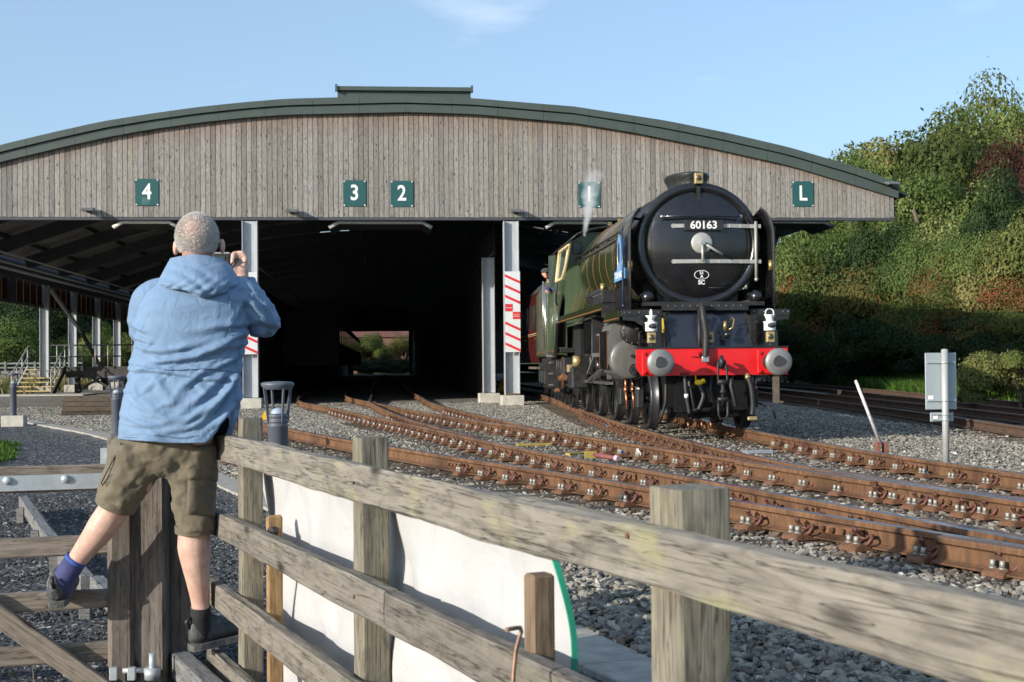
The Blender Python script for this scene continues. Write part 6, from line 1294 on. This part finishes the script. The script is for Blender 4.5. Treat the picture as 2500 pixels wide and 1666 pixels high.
# jacket: torso and sleeves with modelled folds
def smoothstep(a): a = max(0., min(1., a)); return a*a*(3-2*a)
FOLDS = []  # (px, py, angle deg (0 = level, + = falling to the right), half length px, width px, height m)
gf = random.Random(12)
FOLDS += [(360, 905, 4, 60, 7, .007), (430, 912, 6, 70, 6, .006), (500, 925, 6, 60, 6, .007), (410, 880, -8, 45, 8, .008), (480, 870, -14, 55, 9, .010), (530, 850, -18, 50, 9, .011), (375, 855, 12, 35, 9, .009), (440, 850, -10, 45, 8, .008), (560, 880, -30, 50, 8, .010),
          (350, 830, 20, 30, 8, .008), (340, 800, 30, 25, 9, .009), (520, 800, -12, 60, 14, .006), (560, 830, -25, 45, 8, .009), (590, 840, -15, 40, 9, .009),
          (545, 960, -52, 70, 9, .012), (560, 1000, -48, 60, 8, .012), (520, 1000, -50, 60, 9, .011), (500, 960, -42, 60, 10, .010), (470, 1020, -30, 60, 10, .008), (440, 960, -50, 50, 11, .007), (395, 950, 55, 45, 14, .007), (370, 1000, 40, 50, 13, .007), (410, 1030, -12, 60, 10, .006), (340, 1030, 20, 45, 10, .006), (455, 1045, -15, 50, 8, .007), (530, 1040, -58, 45, 7, .010), (480, 920, -40, 45, 8, .008), (565, 930, -60, 50, 7, .011),
          (330, 960, 80, 40, 9, .005), (420, 760, 3, 70, 20, .003), (480, 740, -6, 60, 16, .003), (575, 770, -60, 50, 9, .006),
          (615, 740, 30, 35, 7, .009), (632, 760, 40, 35, 7, .010), (645, 785, 30, 30, 7, .010), (600, 790, -10, 50, 8, .008), (610, 815, -8, 45, 7, .008), (640, 815, -25, 35, 7, .008), (625, 720, 55, 30, 6, .008), (655, 760, 65, 30, 6, .008), (590, 735, 20, 30, 8, .006)]
for _ in range(46): FOLDS.append((gf.uniform(295, 590), gf.uniform(840, 1075), gf.choice((-45, -35, -10, 10, 35))+gf.uniform(-12, 12), gf.uniform(15, 40), gf.uniform(4, 8), gf.uniform(.002, .0055)))
for _ in range(26): FOLDS.append((gf.uniform(590, 675), gf.uniform(690, 825), gf.uniform(-30, 60), gf.uniform(12, 28), gf.uniform(4, 7), gf.uniform(.003, .006)))
def fold_h(px, py):
    h = 0.
    for cx, cy, an, L, w, a in FOLDS:
        dx, dy = px-cx, py-cy
        if abs(dx) > 2.2*L+20 or abs(dy) > 2.2*L+20: continue
        c, s = math.cos(R(an)), math.sin(R(an)); u = dx*c+dy*s; v = -dx*s+dy*c+.0012*u*u; w = w*.78
        e = math.exp(-(u/L)**2)
        if e < .02: continue
        h += 1.5*a*e*(math.exp(-(v/w)**2)-.55*math.exp(-((v-1.6*w)/(1.2*w))**2))
    return h
def fold_grid(vs, na, nb, closed=True):
    V = [Vector(v) for v in vs]; o = []
    for j in range(nb):
        cen = sum((V[j*na+i] for i in range(na)), Vector((0, 0, 0)))/na
        for i in range(na):
            a = V[j*na+(i+1) % na]-V[j*na+(i-1) % na]; b = V[min(j+1, nb-1)*na+i]-V[max(j-1, 0)*na+i]; n = a.cross(b)
            n = n.normalized() if n.length > 1e-12 else Vector((0, -1, 0)); v = V[j*na+i]
            if n.dot(v-cen) < 0: n = -n
            if n.y > .35: o.append(v); continue
            px, py = proj(v); o.append(v+n*fold_h(px, py)*smoothstep((.35-n.y)*2))
    return o
TR = [(655, 432, 545, .075, .02), (672, 412, 566, .088, .01), (690, 386, 590, .105, 0), (715, 354, 606, .125, 0), (745, 338, 610, .145, 0), (790, 330, 606, .155, 0), (830, 331, 602, .155, 0), (870, 322, 592, .150, 0), (888, 316, 588, .146, 0), (905, 316, 588, .152, 0), (930, 311, 589, .155, 0), (965, 302, 588, .162, 0), (1000, 296, 585, .168, 0), (1040, 291, 574, .172, 0), (1078, 290, 556, .174, 0)]
yy = [r[0] for r in TR]; nb = 150; na = 150; vs = []
for j in range(nb):
    w = j/(nb-1)
    for i in range(na):
        a = 2*math.pi*i/na; ca, sa = math.cos(a), math.sin(a); fx = math.copysign(abs(ca)**.82, ca); fy = math.copysign(abs(sa)**.82, sa)
        # hem: rises in a curved vent at the right of the back, with a hanging side flap
        y1 = 1080
        if sa < .3:
            y1 = 1082-10*max(0, -ca)-62*smoothstep((ca-.50)/.30)+75*smoothstep((ca-.84)/.10)
        y = 655+(y1-655)*w
        l, r = np.interp(y, yy, [q[1] for q in TR]), np.interp(y, yy, [q[2] for q in TR]); dp = np.interp(y, yy, [q[3] for q in TR]); d0 = np.interp(y, yy, [q[4] for q in TR])
        px = (l+r)/2+(r-l)/2*fx; dyv = d0+dp*fy
        if y > 1040: dyv += .02*math.sin(a*7)*((y-1040)/40)*.5
        vs.append(Wp(px, y, dyv))
fs = [(j*na+i, j*na+(i+1) % na, (j+1)*na+(i+1) % na, (j+1)*na+i) for j in range(nb-1) for i in range(na)]
def orient(vs, fs, na, nb):
    """folds need outward normals: a x b of fold_grid; flip ring order when they point inward"""
    return vs
mb = MB(); mb.add(fold_grid(vs, na, nb), fs, True)
def sleeve(pts, rs, na=48):
    P = smooth_path([Wp(*p) for p in pts], .008); nb = len(P); rr = np.interp(np.linspace(0, 1, nb), np.linspace(0, 1, len(rs)), rs); t = MB().tube(P, rr, na, caps=False)
    V = fold_grid(t.v, na, nb); mb.add(V, [f for f in t.f], True)
sleeve([(530, 712, 0), (562, 718, 0), (594, 732, -.005), (622, 758, .0), (640, 782, .03), (646, 786, .08), (636, 762, .13), (618, 725, .19), (603, 697, .235)], [.04, .080, .076, .067, .062, .058, .052, .046, .040])
sleeve([(430, 715, 0), (400, 712, 0), (372, 738, .02), (362, 790, .08), (372, 812, .15), (420, 765, .26), (490, 682, .32)], [.04, .082, .080, .068, .06, .05, .04])
jk = part('jacket', mb, MJK, MAN); sdm = jk.modifiers.new('thick', 'SOLIDIFY'); sdm.thickness = .003
# hood lying on the shoulders, collar, cuff, seams
def hood():
    n = 90; rows = []; A = [(620, 418, 540, .070, .02), (640, 408, 562, .098, .0), (668, 394, 578, .135, -.01), (690, 384, 585, .165, -.01), (703, 396, 570, .172, -.005), (706, 420, 540, .150, 0), (700, 440, 520, .12, 0)]
    vs = []; ys = np.linspace(0, 1, 46); tt = np.linspace(0, 1, len(A))
    for j, w in enumerate(ys):
        y, l, r, dp, d0 = [np.interp(w, tt, [q[k] for q in A]) for k in range(5)]
        for i in range(n):
            a = 2*math.pi*i/n; ca, sa = math.cos(a), math.sin(a); px = (l+r)/2+(r-l)/2*ca
            yv = y+(-26*max(0, -sa)*(1-w)*0)+10*smoothstep(-sa)*w-14*(1-w)*max(0, -sa)*0+12*(1-w)*abs(ca)+ (14*math.sin(ca*3.0+.6)*w*max(0, -sa))
            d = d0+dp*sa
            ru = .0045*math.sin(px*.21+y*.33)*smoothstep((w-.25)*3)+.0055*math.sin(px*.11-y*.21+1.3)*smoothstep(w*2)+.003*math.sin(px*.42+y*.1)*smoothstep((w-.45)*4)
            vs.append(Wp(px, yv, d+ru*(-1 if sa < 0 else 1)))
    h = MB(); h.add(vs, [(j*n+i, j*n+(i+1) % n, (j+1)*n+(i+1) % n, (j+1)*n+i) for j in range(len(ys)-1) for i in range(n)], True); return h
ho = part('hood', hood(), MJK, jk); s_ = ho.modifiers.new('thick', 'SOLIDIFY'); s_.thickness = .004
MSEAM = cloth('seam_blue', (.10, .165, .26))
def seam(pts, r=.0024, n='seam'):
    P = []
    for px, py in pts:
        y_ = np.interp(py, yy, [q[3] for q in TR]); l, r_ = np.interp(py, yy, [q[1] for q in TR]), np.interp(py, yy, [q[2] for q in TR]); c = max(-1, min(1, (px-(l+r_)/2)/((r_-l)/2))); sa = -(max(0, 1-abs(c)**(2/.82)))**(.82/2)
        P.append(Wp(px, py, y_*sa-.0075-fold_h(px, py)))
    part(n, MB().tube(P, r, 5), MSEAM, jk)
seam([(316+k*9.2, 888+7*math.sin(k*.2)+k*.9) for k in range(30)]); seam([(553, 702), (562, 740), (563, 780), (562, 820)])
seam([(298+k*7.2, 1066+3*math.sin(k*.4)) for k in range(27)], .0014)
seam([(330+k*9, 716-k*1.0+.09*k*k) for k in range(4)], .0015)
part('cuff', MB().tube([Wp(604, 699, .232), Wp(600, 690, .238)], [.042, .043], 20, caps=False), MJK, jk); pass
# shorts
mb = MB(); mb.tube([Wp(400, 1035), Wp(398, 1085), Wp(396, 1128), Wp(395, 1165)], [(.125, .166), (.132, .172), (.115, .145), (.06, .08)], 26)
L_ = smooth_path([Wp(*p) for p in ((345, 1090, 0), (325, 1140, .01), (298, 1195, .03), (282, 1234, .045))], .02); mb.tube(L_, np.linspace(.118, .080, len(L_)), 24)
R_ = smooth_path([Wp(*p) for p in ((462, 1090, 0), (470, 1160, .01), (474, 1230, .03), (476, 1297, .045))], .02); mb.tube(R_, np.interp(np.linspace(0, 1, len(R_)), [0, .4, 1], [.108, .092, .076]), 24)
shr = part('shorts', mb, MSH, MAN); r2 = shr.modifiers.new('unite', 'REMESH'); r2.mode = 'VOXEL'; r2.voxel_size = .0085; r2.use_smooth_shade = True; s2 = shr.modifiers.new('soft', 'SMOOTH'); s2.iterations = 14
tx = bpy.data.textures.new('cloth_folds', 'CLOUDS'); tx.noise_scale = .06; tx.noise_depth = 2; ds = shr.modifiers.new('folds', 'DISPLACE'); ds.texture = tx; ds.strength = .030; ds.mid_level = .5; ds.texture_coords = 'LOCAL'
def ringpart(n, P0, P1, r0, r1, m, par): part(n, MB().tube([P0, P1], [r0, r1], 28, caps=False), m, par)
d_ = (L_[-1]-L_[-3]).normalized(); ringpart('hem', L_[-1]-d_*.03, L_[-1]+d_*.002, .083, .082, MSHP, shr); d_ = (R_[-1]-R_[-3]).normalized(); ringpart('hem', R_[-1]-d_*.03, R_[-1]+d_*.002, .0785, .078, MSHP, shr)
def pad(n, quad, dy, th, par, mat):
    """a pocket pad: bowed patch over the thigh"""
    a, b, c, d = quad; vs = []; k = 10
    for j in range(k+1):
        for i in range(k+1):
            u, w = i/k, j/k; px = (a[0]*(1-u)+b[0]*u)*(1-w)+(d[0]*(1-u)+c[0]*u)*w; py = (a[1]*(1-u)+b[1]*u)*(1-w)+(d[1]*(1-u)+c[1]*u)*w
            edge = min(1, 6*min(u, 1-u, w+.1, 1-w)); vs.append(Wp(px, py, dy[0]*(1-u)+dy[1]*u-.012*math.sin(u*3.14)*1-th*edge))
    part(n, MB().add(vs, [(j*(k+1)+i, j*(k+1)+i+1, (j+1)*(k+1)+i+1, (j+1)*(k+1)+i) for j in range(k) for i in range(k)], True), mat, par).modifiers.new('t', 'SOLIDIFY').thickness = .006
pad('pocket', ((460, 1170), (526, 1172), (522, 1262), (456, 1255)), (-.075, .01), .012, shr, MSHP); pad('pocket_flap', ((458, 1138), (530, 1142), (529, 1174), (459, 1170)), (-.085, .005), .016, shr, MSHP)
part('pocket_cord', MB().tube([Wp(297, 1082, -.10), Wp(283, 1110, -.09), Wp(262, 1150, -.07), Wp(247, 1180, -.045), Wp(250, 1186, -.05), Wp(268, 1158, -.08)], .0022, 6), MBLK, shr)
# socks and shoes
part('ankle_brace', MB().tube(smooth_path([Wp(*p) for p in ((184, 1368, .10), (166, 1395, .11), (150, 1425, .125), (143, 1450, .14))], .01), [.046]*2+[.047]*20, 22) if 0 else MB().tube([Wp(*p) for p in ((186, 1366, .10), (168, 1394, .11), (152, 1424, .125), (144, 1448, .14))], [.044, .045, .048, .05], 22), MBRC, MAN)
part('brace_trim', MB().tube([Wp(188, 1363, .10), Wp(183, 1371, .102)], [.0455, .0455], 22), MBRE, MAN); part('sock', MB().tube([Wp(*p) for p in ((489, 1482, .075), (490, 1505, .082), (491, 1535, .09), (492, 1560, .10))], [.0405, .041, .043, .045], 22), MSOCK, MAN)
def shoe(heel, fwd, up, name='shoe'):
    f = Vector(fwd).normalized(); s = f.cross(Vector(up)).normalized(); u = s.cross(f); o = Vector(heel); n = 28; vs = []
    sec = [(0, .012, .02, .05), (.008, .028, .012, .075), (.03, .036, .006, .092), (.07, .039, .004, .098), (.10, .040, .004, .094), (.14, .043, .004, .080), (.18, .047, .004, .066), (.22, .047, .006, .056), (.25, .041, .010, .047), (.275, .028, .016, .036), (.285, .010, .022, .03)]
    for l, w, lo, hi0 in sec:
        for k in range(n):
            a = 2*math.pi*k/n; c, si = math.cos(a), math.sin(a); c = math.copysign(abs(c)**.75, c); hi = hi0*1.14; z = (lo+hi)/2+(hi-lo)/2*math.copysign(abs(si)**.8, si); wv = w*(1-.42*max(0, (z-.03)/.07)) if z > .03 else w; vs.append(o+f*l+s*c*wv+u*(z+.016))
    b = MB(); b.add(vs, [(j*n+k, j*n+(k+1) % n, (j+1)*n+(k+1) % n, (j+1)*n+k) for j in range(len(sec)-1) for k in range(n)], True); b.add(vs[:n], [list(range(n))]); b.add(vs[-n:], [list(range(n))])
    sh = part(name, b, MSHOE, MAN); pl = [(-.002, .0), (0, .027), (.03, .040), (.08, .042), (.13, .044), (.19, .053), (.23, .052), (.265, .040), (.288, .015)]
    poly = pl+[(l, -w) for l, w in pl[::-1]]; b = MB(); b.prism(poly, o-u*.004, f, s, u*.026); b.sm = [False]*len(b.f); part('sole', b, MSOLE, sh)
    for l in (.055, .085): part('panel', MB().tube([o+f*l-s*.041+u*.03, o+f*(l+.03)-s*.036+u*.075, o+f*(l+.05)-s*.018+u*.10], .006, 7), M('shoe_light', (.11, .115, .115), rough=.6, var=.3, sc=40), sh)
    for l in (.12, .145, .17): part('lace', MB().tube([o+f*l-s*.03+u*(.098-(l-.1)*.32), o+f*(l+.01)+u*(.108-(l-.1)*.3), o+f*l+s*.03+u*(.098-(l-.1)*.32)], .0035, 6), M('lace_grey', (.25, .27, .30)), sh)
    part('heel_tab', MB().tube([o+f*.006+u*.085, o-f*.008+u*.115, o+f*.012+u*.128], .008, 7), MBLK, sh); return sh
h_ = Wp(466, 1588, .06); shoe(h_, (.80, .55, .10), (0, 0, 1)); h_ = Wp(140, 1484, .085); shoe(h_, (-.06, .93, .30), (-.1, -.3, 1))
# compact camera with its wrist cord
cq = Wp(534, 637, .32); CM = thing('camera', 'small black and silver compact camera held up in both hands', 'camera', cq)
part('body', MB().box(cq, (.098, .026, .058), ch=.006), MBLK, CM); part('top_plate', MB().box(cq+Vector((0, 0, .031)), (.096, .024, .008), ch=.003), MSIL, CM); part('lens', MB().cyl(cq+Vector((0, .01, 0)), cq+Vector((0, .04, 0)), .02, n=16), MBLK, CM); part('screen', MB().box(cq+Vector((-.006, -.014, -.002)), (.066, .003, .042)), MGLS, CM)
cd = MB().tube([Wp(579, 630, .235), Wp(570, 640, .228), Wp(560, 650, .224), Wp(553, 657, .23), Wp(558, 660, .235)], .0035, 7).tube([Wp(583, 633, .232), Wp(573, 645, .225), Wp(562, 656, .222)], .003, 7).tube([Wp(578, 688, .215), Wp(585, 684, .20), Wp(592, 688, .19), Wp(598, 698, .187), Wp(600, 708, .19)], .003, 7)
part('wrist_cord', cd, MBLK, CM)
# engine driver leaning from the cab
Dq = LO.matrix_basis @ Vector((-1.42, 12.15, 3.19)); DR = thing('person', 'person in a dark flat cap and blue jacket leaning out of the locomotive cab', 'person', LO.matrix_basis @ Vector((-1.1, 12.1, 1.4)))
mb = MB(); mb.sphere(Dq, (.082, .098, .105), 18, 12); mb.sphere(Dq+Vector((.0, -.05, -.06)), (.055, .06, .06), 14, 10); mb.sphere(Dq+Vector((-.01, -.105, -.02)), (.016, .025, .025), 10, 8)
for sx in (-1, 1): mb.sphere(Dq+Vector((sx*.085, .0, -.01)), (.014, .022, .03), 10, 8)
mb.tube([Dq, Dq+Vector((.10, .03, -.16))], [.05, .06], 12); ch_ = Dq+Vector((.22, .05, -.30)); mb.tube([Dq+Vector((.10, .03, -.15)), ch_, ch_+Vector((.15, .05, -.5)), ch_+Vector((.16, .1, -.95)), ch_+Vector((.16, .1, -1.45))], [.09, (.19, .12), (.17, .12), .12, .1], 16)
hd = LO.matrix_basis @ Vector((-1.40, 12.02, 2.80)); mb.tube([ch_+Vector((-.12, -.02, .06)), ch_+Vector((-.2, -.06, -.12)), hd], [.05, .045, .032], 12); mb.sphere(hd+Vector((-.02, -.03, -.03)), (.04, .045, .03), 12, 8)
for k in range(4): mb.tube([hd+Vector((-.04+k*.022, -.05, -.03)), hd+Vector((-.05+k*.022, -.085, -.06)), hd+Vector((-.04+k*.022, -.08, -.10))], .0105, 7)
mb.tube([hd+Vector((.03, -.03, -.03)), hd+Vector((.055, -.06, -.06))], .012, 7)
b_ = part('body', mb, MFACE, DR); r3 = b_.modifiers.new('unite', 'REMESH'); r3.mode = 'VOXEL'; r3.voxel_size = .012; r3.use_smooth_shade = True
MCAP = cloth('cap_dark', (.035, .042, .036)); part('cap', MB().sphere(Dq+Vector((0, .015, .055)), (.115, .135, .075), 20, 12).sphere(Dq+Vector((-.0, -.12, .03)), (.08, .07, .014), 16, 8), MCAP, DR)
MBJ = cloth('driver_blue', (.045, .06, .14)); j_ = MB().tube([Dq+Vector((.11, .035, -.19)), ch_, ch_+Vector((.15, .05, -.5)), ch_+Vector((.16, .1, -.75))], [.10, (.21, .14), (.2, .14), .18], 20); j_.tube([ch_+Vector((-.1, -.02, .08)), ch_+Vector((-.2, -.06, -.10)), hd+Vector((0, 0, .02))], [.075, .06, .045], 14); part('jacket', j_, MBJ, DR)
